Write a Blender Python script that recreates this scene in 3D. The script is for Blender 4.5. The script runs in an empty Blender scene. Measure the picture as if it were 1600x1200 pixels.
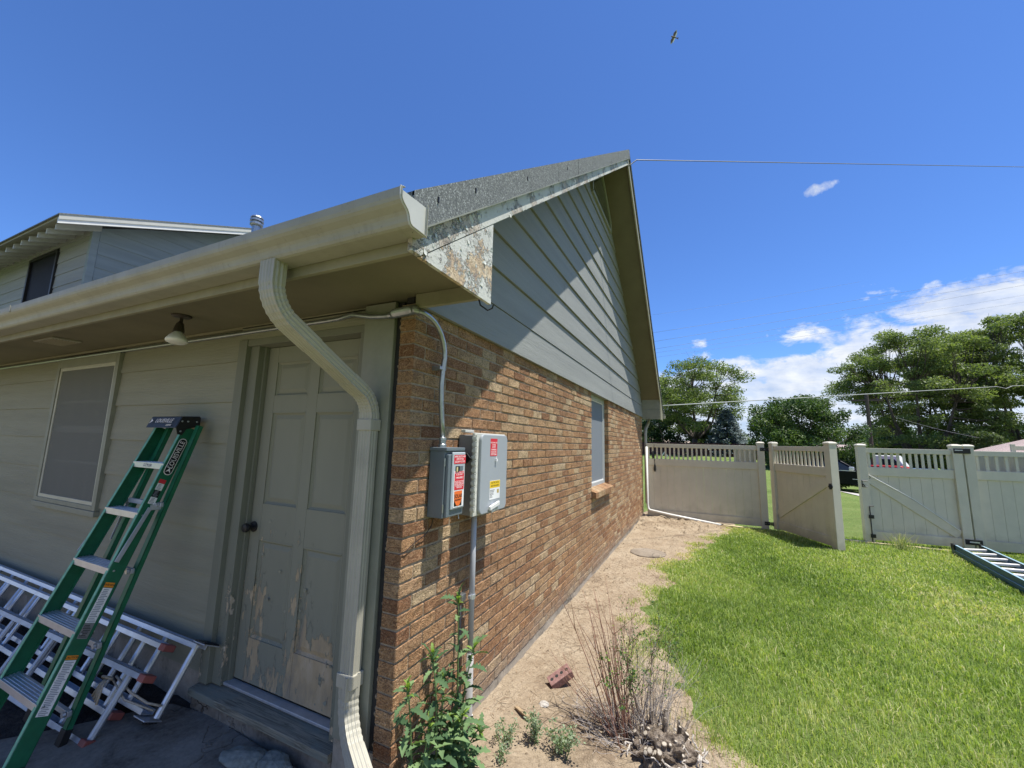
import bpy, bmesh, math, random
import numpy as np
from mathutils import Vector, Matrix, Euler
R = math.radians
rng = random.Random(7)
nrg = np.random.default_rng(7)
scene = bpy.context.scene
# ------------------------------------------------------------------ camera
CAM = Vector((1.303, -1.6, 1.6))
def cam_axes(yaw, pit, rol):
    f0 = Vector((-math.sin(yaw), math.cos(yaw), 0)); r0 = Vector((math.cos(yaw), math.sin(yaw), 0)); u0 = Vector((0, 0, 1))
    f = f0 * math.cos(pit) + u0 * math.sin(pit); u = -f0 * math.sin(pit) + u0 * math.cos(pit)
    r = r0 * math.cos(rol) + u * math.sin(rol); u2 = -r0 * math.sin(rol) + u * math.cos(rol)
    return r, u2, f
CR, CU, CF = cam_axes(0.439124, 0.144836, 0.024582)
cd = bpy.data.cameras.new("camera"); cam = bpy.data.objects.new("camera", cd)
scene.collection.objects.link(cam)
cd.sensor_width = 36; cd.lens = 36 * 634.605 / 1600; cd.clip_start = 0.05; cd.clip_end = 3000
m = Matrix((CR, CU, -CF)).transposed().to_4x4(); m.translation = CAM
cam.matrix_world = m
scene.camera = cam
def at(px, py, D):            # where something seen at that photo pixel stands, D metres ahead
    return CAM + (CR * (px - 800) / 634.605 - CU * (py - 600) / 634.605 + CF) * D
# ------------------------------------------------------------------ sky, sun, exposure
SUN = Vector((1.0, 0.13, 3.05)).normalized()
world = bpy.data.worlds.new("World"); scene.world = world; world.use_nodes = True
wt = world.node_tree; wt.nodes.clear()
def wn(t, **k):
    n = wt.nodes.new(t)
    for a, b in k.items(): setattr(n, a, b)
    return n
wl = wt.links.new
wout = wn('ShaderNodeOutputWorld'); wbg = wn('ShaderNodeBackground'); wl(wbg.outputs[0], wout.inputs[0])
sky = wn('ShaderNodeTexSky', sky_type='NISHITA', sun_disc=False)
sky.sun_elevation = math.asin(SUN.z); sky.sun_rotation = math.atan2(SUN.x, SUN.y)
sky.altitude = 1200; sky.air_density = 1.0; sky.dust_density = 0.3; sky.ozone_density = 3.0
wbg.inputs[1].default_value = 0.12
tc = wn('ShaderNodeTexCoord')
def wmath(op, a, b=None, c=None, clamp=False):
    n = wn('ShaderNodeMath', operation=op, use_clamp=clamp)
    for i, v in enumerate((a, b, c)):
        if v is None: continue
        if isinstance(v, (int, float)): n.inputs[i].default_value = v
        else: wl(v, n.inputs[i])
    return n.outputs[0]
sep = wn('ShaderNodeSeparateXYZ'); wl(tc.outputs['Generated'], sep.inputs[0])
X, Y, Z = sep.outputs
hor = wmath('SQRT', wmath('ADD', wmath('MULTIPLY', X, X), wmath('MULTIPLY', Y, Y)))
elev = wmath('ARCTAN2', Z, hor)
azim = wmath('ARCTAN2', X, Y)            # 0 = +y, positive to the right
def wnoise(scale, detail, rough, zs=2.0, off=0.0, dist=0.0):
    mp = wn('ShaderNodeMapping'); mp.inputs['Scale'].default_value = (1, 1, zs); mp.inputs['Location'].default_value = (off, off * .7, 0)
    wl(tc.outputs['Generated'], mp.inputs[0])
    n = wn('ShaderNodeTexNoise'); n.inputs['Scale'].default_value = scale; n.inputs['Detail'].default_value = detail
    n.inputs['Roughness'].default_value = rough; n.inputs['Distortion'].default_value = dist
    wl(mp.outputs[0], n.inputs['Vector']); return n.outputs['Fac']
n1 = wnoise(5.5, 10, 0.58, 2.2, 3.1, .25); n2 = wnoise(19, 10, 0.62, 1.5, 5.7, .3); n3 = wnoise(9, 8, .6, 4.0, 1.3)
# top of the cloud bank: about 10 degrees high straight ahead, rising to the right
ridge = wmath('ADD', 0.212, wmath('MULTIPLY', wmath('MAXIMUM', wmath('SUBTRACT', azim, 0.12), 0.0), 0.24))
ridge = wmath('MINIMUM', ridge, 0.36)
ridge = wmath('ADD', ridge, wmath('MULTIPLY', wmath('SUBTRACT', n1, 0.5), 0.30))
ridge = wmath('ADD', ridge, wmath('MULTIPLY', wmath('SUBTRACT', n2, 0.5), 0.17))
dens = wmath('DIVIDE', wmath('SUBTRACT', ridge, elev), 0.040, clamp=True)
wisp = wmath('DIVIDE', wmath('SUBTRACT', n3, 0.40), 0.25, clamp=True)
dens = wmath('MULTIPLY', dens, wmath('ADD', 0.80, wmath('MULTIPLY', wisp, 0.20)))
# one small puff high on the right
pd = (CR * (1281 - 800) - CU * (294 - 600) + CF * 634.605).normalized()
pr = (CR * 1.0 + CU * .38).normalized()
def wdot(v):
    n = wn('ShaderNodeVectorMath', operation='DOT_PRODUCT'); wl(tc.outputs['Generated'], n.inputs[0]); n.inputs[1].default_value = v
    return n.outputs['Value']
pu = pd.cross(pr).normalized(); pr2 = pu.cross(pd).normalized()
a_ = wmath('DIVIDE', wdot(pr2), 0.027); b_ = wmath('DIVIDE', wdot(pu), 0.0105)
rr = wmath('ADD', wmath('MULTIPLY', a_, a_), wmath('MULTIPLY', b_, b_))
nn = wnoise(60, 6, .6, 1, 2.2)
puff = wmath('DIVIDE', wmath('SUBTRACT', wmath('ADD', 1.0, wmath('MULTIPLY', wmath('SUBTRACT', nn, .5), 3.2)), rr), 1.2, clamp=True)
puff = wmath('MULTIPLY', puff, wmath('GREATER_THAN', wdot(pd), 0.9))
dens = wmath('MAXIMUM', dens, wmath('MULTIPLY', puff, .8))
dens = wmath('MULTIPLY', dens, wmath('GREATER_THAN', elev, -0.02))
cr = wn('ShaderNodeValToRGB'); wl(wmath('ADD', wmath('MULTIPLY', n2, .55), wmath('MULTIPLY', n3, .45)), cr.inputs[0])
cr.color_ramp.elements[0].position = .36; cr.color_ramp.elements[0].color = (3.2, 3.65, 4.5, 1)
cr.color_ramp.elements[1].position = .62; cr.color_ramp.elements[1].color = (5.3, 5.5, 5.8, 1)
# the photograph's sky is a deeper, purer blue than the clean-air model
tint = wn('ShaderNodeMix', data_type='RGBA', blend_type='MULTIPLY'); tint.inputs[0].default_value = 1.0
wl(sky.outputs[0], tint.inputs[6]); tint.inputs[7].default_value = (0.535, 0.765, 1.12, 1)
mixc = wn('ShaderNodeMix', data_type='RGBA'); wl(dens, mixc.inputs[0]); wl(tint.outputs[2], mixc.inputs[6]); wl(cr.outputs[0], mixc.inputs[7])
wl(mixc.outputs[2], wbg.inputs[0])
sd = bpy.data.lights.new("sun", 'SUN'); sd.energy = 5.0; sd.angle = R(0.53); sd.color = (1.0, 0.955, 0.88)
sun = bpy.data.objects.new("sun", sd); scene.collection.objects.link(sun)
sun.rotation_euler = SUN.to_track_quat('Z', 'Y').to_euler(); sun.location = (3, 0, 12)
scene.view_settings.view_transform = 'Standard'; scene.view_settings.look = 'None'
scene.view_settings.exposure = 0.6; scene.view_settings.gamma = 1.0; scene.view_settings.use_curve_mapping = False
scene.cycles.max_bounces = 8; scene.cycles.transparent_max_bounces = 12
# ------------------------------------------------------------------ helpers
COL = scene.collection
def tag(o, label=None, cat=None, group=None, kind=None):
    if label: o['label'] = label
    if cat: o['category'] = cat
    if group: o['group'] = group
    if kind: o['kind'] = kind
    return o
def thing(name, label, cat, loc=(0, 0, 0), rz=0.0, group=None):
    o = bpy.data.objects.new(name, None); COL.objects.link(o); o.empty_display_size = .1
    o.location = loc; o.rotation_euler = (0, 0, rz)
    return tag(o, label, cat, group)
def link(name, me, parent=None, mat=None):
    o = bpy.data.objects.new(name, me); COL.objects.link(o)
    if mat is not None and not me.materials:
        for mm in (mat if isinstance(mat, (list, tuple)) else [mat]): me.materials.append(mm)
    if parent: o.parent = parent
    return o
class MB:
    def __init__(s): s.v = []; s.f = []; s.m = []
    def add(s, vs, fs, mi=0):
        k = len(s.v); s.v += [tuple(v) for v in vs]; s.f += [tuple(i + k for i in f) for f in fs]; s.m += [mi] * len(fs); return s
    def box(s, x0, x1, y0, y1, z0, z1, mi=0):
        return s.add([(x0,y0,z0),(x1,y0,z0),(x1,y1,z0),(x0,y1,z0),(x0,y0,z1),(x1,y0,z1),(x1,y1,z1),(x0,y1,z1)],
                     [(3,2,1,0),(4,5,6,7),(0,1,5,4),(1,2,6,5),(2,3,7,6),(3,0,4,7)], mi)
    def obox(s, o, a, b, c, mi=0):          # corner o and three edge vectors
        o, a, b, c = map(Vector, (o, a, b, c))
        if a.cross(b).dot(c) < 0: a, b = b, a
        return s.add([o, o+a, o+a+b, o+b, o+c, o+a+c, o+a+b+c, o+b+c], [(3,2,1,0),(4,5,6,7),(0,1,5,4),(1,2,6,5),(2,3,7,6),(3,0,4,7)], mi)
    def bar(s, p, q, w, h, up=(0, 0, 1), mi=0):
        p, q = Vector(p), Vector(q); d = (q - p).normalized(); u = Vector(up)
        sx = d.cross(u); sx = sx.normalized() if sx.length > 1e-5 else Vector((1, 0, 0)); u = sx.cross(d).normalized()
        return s.obox(p - sx*w/2 - u*h/2, sx*w, u*h, q - p, mi)
    def tube(s, path, r, n=8, mi=0, caps=True):
        path = [Vector(p) for p in path]; N = len(path)
        rs = r if isinstance(r, (list, tuple)) else [r] * N
        prev = None; vs = []
        for i, p in enumerate(path):
            d = (path[min(i+1, N-1)] - path[max(i-1, 0)])
            d = d.normalized() if d.length > 1e-9 else Vector((0, 0, 1))
            if prev is None:
                a = d.orthogonal().normalized()
            else:
                a = prev - d * prev.dot(d); a = a.normalized() if a.length > 1e-6 else d.orthogonal().normalized()
            prev = a; b = d.cross(a)
            for k in range(n):
                t = 2 * math.pi * k / n; vs.append(p + (a * math.cos(t) + b * math.sin(t)) * rs[i])
        fs = [(i*n+k, i*n+(k+1) % n, (i+1)*n+(k+1) % n, (i+1)*n+k) for i in range(N-1) for k in range(n)]
        if caps: fs += [tuple(range(n-1, -1, -1)), tuple((N-1)*n+k for k in range(n))]
        return s.add(vs, fs, mi)
    def loft(s, rings, mi=0, caps=True, closed=True):
        n = len(rings[0]); vs = [p for r in rings for p in r]
        rg = range(n) if closed else range(n-1)
        fs = [(i*n+k, i*n+(k+1) % n, (i+1)*n+(k+1) % n, (i+1)*n+k) for i in range(len(rings)-1) for k in rg]
        if caps and closed: fs += [tuple(range(n-1, -1, -1)), tuple((len(rings)-1)*n+k for k in range(n))]
        return s.add(vs, fs, mi)
    def prism(s, poly, vec, mi=0):
        poly = [Vector(p) for p in poly]; vec = Vector(vec)
        return s.loft([poly, [p + vec for p in poly]], mi)
    def lathe(s, c, prof, n=16, axis=(0, 0, 1), mi=0):
        c = Vector(c); ax = Vector(axis).normalized(); a = ax.orthogonal().normalized(); b = ax.cross(a)
        rings = [[c + ax*h + (a*math.cos(2*math.pi*k/n) + b*math.sin(2*math.pi*k/n))*max(r, 1e-4) for k in range(n)] for r, h in prof]
        return s.loft(rings, mi)
    def mesh(s, name, mat=None, smooth=False, fix=True):
        me = bpy.data.meshes.new(name); me.from_pydata([tuple(v) for v in s.v], [], s.f)
        if mat is not None:
            for mm in (mat if isinstance(mat, (list, tuple)) else [mat]): me.materials.append(mm)
        if any(s.m): me.polygons.foreach_set('material_index', s.m)
        if fix:
            bm = bmesh.new(); bm.from_mesh(me); bmesh.ops.recalc_face_normals(bm, faces=bm.faces); bm.to_mesh(me); bm.free()
        if smooth: me.polygons.foreach_set('use_smooth', [True] * len(me.polygons))
        me.update(); return me
    def build(s, name, mat, parent=None, bevel=0, smooth=False, seg=2):
        me = s.mesh(name, mat, smooth); o = link(name, me, parent)
        if bevel:
            b = o.modifiers.new('b', 'BEVEL'); b.width = bevel; b.segments = seg; b.limit_method = 'ANGLE'; b.angle_limit = R(40)
        return o
def B(name, mat, parent, *a, bevel=0, **k):
    return MB().box(*a).build(name, mat, parent, bevel=bevel, **k)
def np_mesh(name, V, F, mat, colors=None, smooth=False):
    """V (n,3); F (m,3) or (m,4)"""
    me = bpy.data.meshes.new(name); V = np.asarray(V, np.float32); F = np.asarray(F, np.int32); k = F.shape[1]
    me.vertices.add(len(V)); me.vertices.foreach_set('co', V.ravel())
    me.loops.add(F.size); me.loops.foreach_set('vertex_index', F.ravel())
    me.polygons.add(len(F)); me.polygons.foreach_set('loop_start', np.arange(0, F.size, k, dtype=np.int32))
    me.polygons.foreach_set('loop_total', np.full(len(F), k, np.int32))
    if smooth: me.polygons.foreach_set('use_smooth', np.ones(len(F), bool))
    if colors is not None:
        a = me.attributes.new('tint', 'FLOAT', 'FACE'); a.data.foreach_set('value', np.asarray(colors, np.float32))
    me.materials.append(mat); me.update(calc_edges=True); me.validate(); return me
def text_mesh(name, body, size, mat, parent, origin, xdir, ydir, ext=0.0004, align='CENTER', sx=1.0, shear=0.0):
    c = bpy.data.curves.new(name, 'FONT'); c.body = body; c.size = size; c.align_x = align; c.align_y = 'CENTER'
    c.extrude = ext; c.resolution_u = 2; c.space_line = .92; c.shear = shear
    t = bpy.data.objects.new('tmp', c); COL.objects.link(t)
    dg = bpy.context.evaluated_depsgraph_get(); me = bpy.data.meshes.new_from_object(t.evaluated_get(dg))
    bpy.data.objects.remove(t); bpy.data.curves.remove(c)
    me.name = name; me.materials.clear(); me.materials.append(mat)
    xd = Vector(xdir).normalized(); yd = Vector(ydir); yd = (yd - xd * yd.dot(xd)).normalized(); zd = xd.cross(yd)
    M = Matrix((xd * sx, yd, zd)).transposed().to_4x4(); M.translation = Vector(origin); me.transform(M)
    return link(name, me, parent)
# ------------------------------------------------------------------ materials
class NT:
    def __init__(s, name, rough=.6, spec=.3, metal=0.0):
        s.mat = bpy.data.materials.new(name); s.mat.use_nodes = True; s.t = s.mat.node_tree
        s.b = s.t.nodes['Principled BSDF']; s.out = s.t.nodes['Material Output']
        s.b.inputs['Roughness'].default_value = rough; s.b.inputs['Specular IOR Level'].default_value = spec; s.b.inputs['Metallic'].default_value = metal
    def n(s, t, **k):
        x = s.t.nodes.new(t)
        for a, b in k.items(): setattr(x, a, b)
        return x
    def l(s, a, b): s.t.links.new(a, b)
    def coord(s, kind='Object', scale=(1, 1, 1), loc=(0, 0, 0), rot=(0, 0, 0)):
        if kind == 'World': src = s.n('ShaderNodeNewGeometry').outputs['Position']
        else: src = s.n('ShaderNodeTexCoord').outputs[kind]
        mp = s.n('ShaderNodeMapping'); mp.inputs['Scale'].default_value = scale; mp.inputs['Location'].default_value = loc; mp.inputs['Rotation'].default_value = rot
        s.l(src, mp.inputs[0]); return mp.outputs[0]
    def noise(s, vec, scale, detail=4, rough=.55, dist=0.0, out='Fac'):
        x = s.n('ShaderNodeTexNoise'); s.l(vec, x.inputs['Vector'])
        for k, v in (('Scale', scale), ('Detail', detail), ('Roughness', rough), ('Distortion', dist)): x.inputs[k].default_value = v
        return x.outputs[out]
    def vor(s, vec, scale, feat='F1', out='Distance', rnd=1.0):
        x = s.n('ShaderNodeTexVoronoi', feature=feat); s.l(vec, x.inputs['Vector']); x.inputs['Scale'].default_value = scale; x.inputs['Randomness'].default_value = rnd
        return x.outputs[out]
    def m(s, op, a, b=None, c=None, clamp=False):
        x = s.n('ShaderNodeMath', operation=op, use_clamp=clamp)
        for i, v in enumerate((a, b, c)):
            if v is None: continue
            if isinstance(v, (int, float)): x.inputs[i].default_value = v
            else: s.l(v, x.inputs[i])
        return x.outputs[0]
    def step(s, v, lo, hi):
        x = s.n('ShaderNodeMapRange'); s.l(v, x.inputs[0]); x.inputs[1].default_value = lo; x.inputs[2].default_value = hi; x.clamp = True
        return x.outputs[0]
    def ramp(s, fac, stops, interp='LINEAR'):
        x = s.n('ShaderNodeValToRGB'); s.l(fac, x.inputs[0]); cr = x.color_ramp; cr.interpolation = interp
        while len(cr.elements) < len(stops): cr.elements.new(.5)
        for e, (p, c) in zip(cr.elements, stops): e.position = p; e.color = (*c[:3], 1)
        return x.outputs[0]
    def mix(s, fac, a, b, blend='MIX'):
        x = s.n('ShaderNodeMix', data_type='RGBA', blend_type=blend)
        for i, v in ((0, fac), (6, a), (7, b)):
            if isinstance(v, (int, float)): x.inputs[i].default_value = v
            elif isinstance(v, (tuple, list)): x.inputs[i].default_value = (*v[:3], 1)
            else: s.l(v, x.inputs[i])
        return x.outputs[2]
    def col(s, c):
        if isinstance(c, (tuple, list)): s.b.inputs['Base Color'].default_value = (*c[:3], 1)
        else: s.l(c, s.b.inputs['Base Color'])
        return s
    def rough(s, v):
        if isinstance(v, (int, float)): s.b.inputs['Roughness'].default_value = v
        else: s.l(v, s.b.inputs['Roughness'])
        return s
    def bump(s, h, dist=.002, strength=1.0, prev=None):
        x = s.n('ShaderNodeBump'); x.inputs['Distance'].default_value = dist; x.inputs['Strength'].default_value = strength
        s.l(h, x.inputs['Height'])
        if prev is not None: s.l(prev, x.inputs['Normal'])
        s.l(x.outputs[0], s.b.inputs['Normal']); return x.outputs[0]
def plain(name, c, rough=.5, metal=0.0, spec=.4, var=.12, scale=9, bump=0.0, bscale=60):
    k = NT(name, rough, spec, metal); v = k.coord('World')
    f = k.noise(v, scale, 5, .6)
    k.col(k.mix(k.step(f, .3, .7), tuple(x * (1 - var) for x in c), tuple(min(1, x * (1 + var)) for x in c)))
    if bump: k.bump(k.noise(v, bscale, 4, .6), bump)
    return k.mat
def painted_board(name, c, axis, grain=1.0):
    """painted hardboard siding with pressed wood grain running along axis"""
    k = NT(name, .62, .3)
    long = .9; sc = {'x': (long, 14, 14), 'y': (14, long, 14)}[axis]
    v = k.coord('World', sc); w = k.coord('World')
    g = k.noise(v, 3.2, 8, .68, 1.6); fine = k.noise(w, 260, 3, .6)
    oi = k.n('ShaderNodeObjectInfo').outputs['Random']
    dirt = k.noise(k.coord('World', tuple(q * .12 for q in sc)), 5, 6, .65)
    a = k.mix(k.step(dirt, .36, .72), c, tuple(x * .80 for x in c))
    streak = k.step(k.noise(k.coord('World', tuple(q * .4 for q in sc)), 5.0, 6, .7, .6), .60, .70)
    a = k.mix(k.m('MULTIPLY', streak, .12), a, tuple(x * .42 for x in c))
    a = k.mix(k.m('MULTIPLY', k.step(oi, 0, 1), .10), a, tuple(min(1, x * 1.25) for x in c))
    k.col(a); k.bump(k.m('ADD', g, k.m('MULTIPLY', fine, .15)), .0035 * grain); return k.mat
def peeling(name, c, amount=.5, scale=7.0, under=((.50, .40, .27), (.30, .24, .19), (.58, .53, .45)), kind='World', zfade=None, vec_scale=(1, 1, 1), curl=.004):
    """old paint that cracks and flakes off the wood underneath"""
    k = NT(name, .65, .3); v = k.coord(kind, vec_scale)
    big = k.noise(v, scale, 4, .55, .15); dv = k.n('ShaderNodeVectorMath', operation='MULTIPLY_ADD'); k.l(k.noise(v, scale * 1.6, 4, .65, 0, 'Color'), dv.inputs[0]); dv.inputs[1].default_value = (.30, .30, .30); k.l(v, dv.inputs[2])
    cells = k.vor(dv.outputs[0], scale * 2.4, 'DISTANCE_TO_EDGE')
    fine = k.noise(v, scale * 9, 5, .6)
    th = 1 - amount
    f = k.m('ADD', big, k.m('MULTIPLY', k.m('SUBTRACT', fine, .5), .42))
    if zfade:
        z = k.n('ShaderNodeSeparateXYZ'); k.l(k.n('ShaderNodeNewGeometry').outputs['Position'], z.inputs[0])
        f = k.m('ADD', f, k.m('MULTIPLY', k.m('SUBTRACT', k.step(z.outputs[2], zfade[1], zfade[0]), 1.0), .30))
    bare = k.step(f, th, th + .012); edge = k.step(f, th - .05, th)
    crack = k.m('MULTIPLY', k.m('SUBTRACT', 1.0, k.step(cells, .0, .03)), k.step(f, th - .10, th - .02))
    wood = k.ramp(k.noise(v, scale * 2.1, 5, .65), [(.32, under[1]), (.5, under[0]), (.66, under[2])])
    paint = k.mix(k.step(k.noise(v, scale * .6, 4, .6), .35, .7), c, tuple(x * .84 for x in c))
    paint = k.mix(k.m('MULTIPLY', crack, .55), paint, tuple(x * .30 for x in c))
    k.col(k.mix(bare, paint, wood))
    h = k.m('ADD', k.m('SUBTRACT', 1.0, bare), k.m('MULTIPLY', k.m('SUBTRACT', edge, bare), .8))
    h = k.m('SUBTRACT', h, crack); k.bump(k.m('ADD', h, k.m('MULTIPLY', fine, .3)), curl); return k.mat
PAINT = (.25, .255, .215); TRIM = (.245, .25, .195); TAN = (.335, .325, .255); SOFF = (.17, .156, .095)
M = {}
M['siding_x'] = painted_board('siding paint front', (.275, .27, .20), 'x')
M['siding_y'] = painted_board('siding paint gable', (.262, .27, .25), 'y', 1.2)
M['upper_x'] = painted_board('upper siding front', (.27, .275, .27), 'x'); M['upper_y'] = painted_board('upper siding side', (.22, .26, .27), 'y')
M['trim'] = plain('trim paint', TRIM, .55, var=.10, bump=.0006, bscale=120)
M['casing'] = peeling('door casing paint', (.20, .205, .155), .40, 6, vec_scale=(1, 1, .35), curl=.001, zfade=(.1, 1.6))
M['door'] = peeling('door paint', (.245, .245, .185), .515, 3.2, under=((.40, .31, .19), (.22, .20, .16), (.48, .39, .27)), vec_scale=(1, 1, .33), zfade=(.25, 1.35), curl=.0012)
M['rake'] = peeling('peeling rake paint', (.56, .56, .50), .405, 6, under=((.46, .40, .32), (.27, .24, .21), (.60, .54, .46)), vec_scale=(1, .8, 1), curl=.008)
M['return'] = peeling('peeling return paint', (.60, .60, .54), .455, 6.5, under=((.58, .44, .28), (.30, .24, .20), (.70, .60, .44)), curl=.010)
def enamel(name, c, rough=.42):
    k = NT(name, rough, .4); v = k.coord('World'); st = k.noise(k.coord('World', (9, 9, .7)), 3.0, 6, .7); gr = k.noise(v, 5, 6, .65); sp = k.noise(v, 60, 3, .6)
    a = k.mix(k.step(gr, .38, .72), c, tuple(x * .86 for x in c)); a = k.mix(k.m('MULTIPLY', k.step(st, .54, .70), .30), a, tuple(x * .55 for x in c))
    a = k.mix(k.m('MULTIPLY', k.step(sp, .66, .72), .35), a, tuple(x * .45 for x in c)); k.col(a); k.rough(k.m('ADD', .36, k.m('MULTIPLY', gr, .28))); k.bump(k.noise(v, 4, 3, .5), .004); return k.mat
M['gutter'] = enamel('gutter enamel', TAN)
M['gutter_in'] = plain('gutter cap enamel', (.5, .5, .45), .4, var=.05)
M['spout'] = enamel('downspout enamel', (.40, .385, .315))
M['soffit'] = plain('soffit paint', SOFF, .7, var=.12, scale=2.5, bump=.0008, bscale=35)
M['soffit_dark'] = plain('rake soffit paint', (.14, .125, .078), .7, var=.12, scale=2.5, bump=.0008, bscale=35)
M['fascia'] = plain('fascia paint', (.25, .235, .155), .6, var=.12, bump=.0008)
M['white'] = plain('white vinyl', (.72, .72, .68), .4, var=.05)
M['winframe'] = plain('window frame metal', (.48, .47, .38), .4, var=.08)
M['dark'] = plain('dark gap', (.03, .03, .028), .9)
M['black'] = plain('black plastic', (.012, .012, .013), .45, var=.2)
M['alu'] = plain('aluminium', (.62, .65, .70), .38, metal=.75, var=.08, scale=14, bump=.0004)
M['alu_dull'] = plain('dull aluminium', (.45, .48, .52), .5, metal=.6, var=.15, scale=14, bump=.0004)
M['galv'] = plain('galvanised steel', (.36, .39, .41), .34, metal=.85, var=.14, scale=40)
k = NT('tan vinyl', .42, .4); v_ = k.coord('World'); n_ = k.noise(v_, 4, 6, .65); z_ = k.n('ShaderNodeSeparateXYZ'); k.l(k.n('ShaderNodeNewGeometry').outputs['Position'], z_.inputs[0])
c_ = k.mix(k.step(n_, .35, .7), (.62, .575, .455), (.56, .52, .41)); c_ = k.mix(k.m('MULTIPLY', k.step(k.m('ADD', z_.outputs[2], k.m('MULTIPLY', n_, -.75)), -.05, -.32), .35), c_, (.30, .26, .18))
c_ = k.mix(k.m('MULTIPLY', k.step(k.noise(k.coord('World', (7, 7, .8)), 3, 5, .7), .56, .72), .10), c_, (.36, .34, .26)); k.col(c_); k.rough(k.m('ADD', .35, k.m('MULTIPLY', n_, .25))); M['vinyl'] = k.mat
M['concrete'] = None
def mk_concrete(name, a, b, wet=False):
    k = NT(name, .85, .2); v = k.coord('World'); f = k.noise(v, 2.2, 8, .68, .5); g = k.noise(v, 45, 6, .65)
    c = k.ramp(k.m('ADD', k.m('MULTIPLY', f, .75), k.m('MULTIPLY', g, .25)), [(.36, tuple(x * .38 for x in a)), (.47, a), (.62, b)])
    wv = k.n('ShaderNodeVectorMath', operation='ADD'); k.l(k.coord('World', (1, 1.3, 1), (3.3, 1.9, 0)), wv.inputs[0]); k.l(k.noise(v, 2.5, 5, .6, 0, 'Color'), wv.inputs[1])
    cr = k.m('SUBTRACT', 1.0, k.step(k.vor(wv.outputs[0], 1.1, 'DISTANCE_TO_EDGE'), .002, .010))
    c = k.mix(k.m('MULTIPLY', cr, k.step(k.noise(v, 1.7, 3), .50, .60)), c, tuple(x * .3 for x in a)); k.col(c)
    k.bump(k.m('SUBTRACT', k.m('ADD', f, k.m('MULTIPLY', g, .5)), cr), .006); return k.mat
M['slab'] = mk_concrete('old slab', (.17, .145, .115), (.27, .24, .195))
M['found'] = mk_concrete('foundation', (.30, .27, .22), (.42, .37, .30))
M['drive'] = mk_concrete('driveway concrete', (.45, .43, .40), (.55, .52, .48))
def mk_soil(name, a, b, dark):
    k = NT(name, .95, .1); v = k.coord('World'); f = k.noise(v, 1.6, 9, .65, .3); g = k.noise(v, 38, 6, .7); h = k.noise(v, 150, 3, .6)
    c = k.ramp(f, [(.34, dark), (.44, a), (.62, b)])
    c = k.mix(k.m('MULTIPLY', k.step(k.noise(v, 75, 4, .7), .50, .62), .45), c, tuple(x * .45 for x in a))
    c = k.mix(k.m('MULTIPLY', k.step(k.noise(k.coord('World', (1, 1, 1), (4, 2, 0)), 22, 5, .7), .54, .66), .5), c, tuple(min(1, x * 1.28) for x in b))
    c = k.mix(k.m('MULTIPLY', k.step(g, .52, .66), .42), c, tuple(x * .50 for x in a))
    cr = k.m('SUBTRACT', 1.0, k.step(k.vor(k.coord('World', (1, 1, 1)), 13, 'DISTANCE_TO_EDGE'), .0, .05))
    lit = k.m('MULTIPLY', cr, k.step(k.noise(v, 3.1, 4), .45, .6))
    bits = k.m('MULTIPLY', k.step(k.noise(k.coord('World', (1, 3.2, 1), rot=(0, 0, .6)), 60, 2, .5, 1.2), .66, .70), .55)
    c = k.mix(k.m('MULTIPLY', lit, .16), c, tuple(x * .45 for x in a)); c = k.mix(bits, c, (.16, .10, .06)); k.col(c)
    k.bump(k.m('SUBTRACT', k.m('ADD', k.m('ADD', f, k.m('MULTIPLY', g, .5)), k.m('MULTIPLY', h, .15)), k.m('MULTIPLY', lit, .22)), .032); return k.mat
M['soil'] = mk_soil('dry tan soil', (.32, .25, .17), (.40, .325, .23), (.19, .14, .095))
M['soil_dark'] = mk_soil('very dark soil', (.050, .040, .034), (.10, .08, .065), (.02, .016, .014))  # same soil pattern in much darker tones
def mk_lawn():
    k = NT('lawn thatch', .95, .1); v = k.coord('World'); f = k.noise(v, .8, 6, .6); g = k.noise(v, 24, 5, .7)
    c = k.ramp(k.m('ADD', k.m('MULTIPLY', f, .4), k.m('MULTIPLY', g, .6)), [(.32, (.07, .12, .025)), (.5, (.155, .225, .06)), (.68, (.27, .31, .12))])
    c = k.mix(k.m('MULTIPLY', k.step(k.noise(v, 3.5, 5, .7), .45, .65), .45), c, (.20, .22, .07)); k.col(c); k.bump(k.m('ADD', g, k.noise(v, 6, 4, .6)), .06); return k.mat
M['lawn'] = mk_lawn()
def leafmat(name, cols, trans=.35, attr=True, rough=.5, spec=.3):
    k = NT(name, rough, spec)
    if attr:
        a = k.n('ShaderNodeAttribute'); a.attribute_name = 'tint'; f = a.outputs['Fac']
    else: f = k.n('ShaderNodeObjectInfo').outputs['Random']
    n_ = len(cols); c = k.ramp(f, [(i / (n_ - 1), q) for i, q in enumerate(cols)]); k.col(c)
    tr = k.n('ShaderNodeBsdfTranslucent'); k.l(k.mix(1.0, c, (1.25, 1.35, .55), 'MULTIPLY'), tr.inputs[0])
    mx = k.n('ShaderNodeMixShader'); mx.inputs[0].default_value = trans
    k.l(k.b.outputs[0], mx.inputs[1]); k.l(tr.outputs[0], mx.inputs[2]); k.l(mx.outputs[0], k.out.inputs[0]); return k.mat
M['grass'] = leafmat('grass blades', [(.13, .20, .05), (.235, .33, .08), (.34, .43, .12), (.48, .51, .20), (.68, .60, .38)], .42)
M['bark'] = plain('bark', (.085, .07, .055), .9, var=.35, scale=12, bump=.01, bscale=18)
# ================================================================== THE HOUSE
L = 8.49; RIDGE_Y = 4.25; SL = .7586; ZR0 = 2.893
def ztop(y): return ZR0 + SL * (y if y <= RIDGE_Y else 2 * RIDGE_Y - y)
XL = -13.0
house = thing('house', 'grey-green house with brick end wall, clapboard gable and peeling panelled door', 'house')
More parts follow.
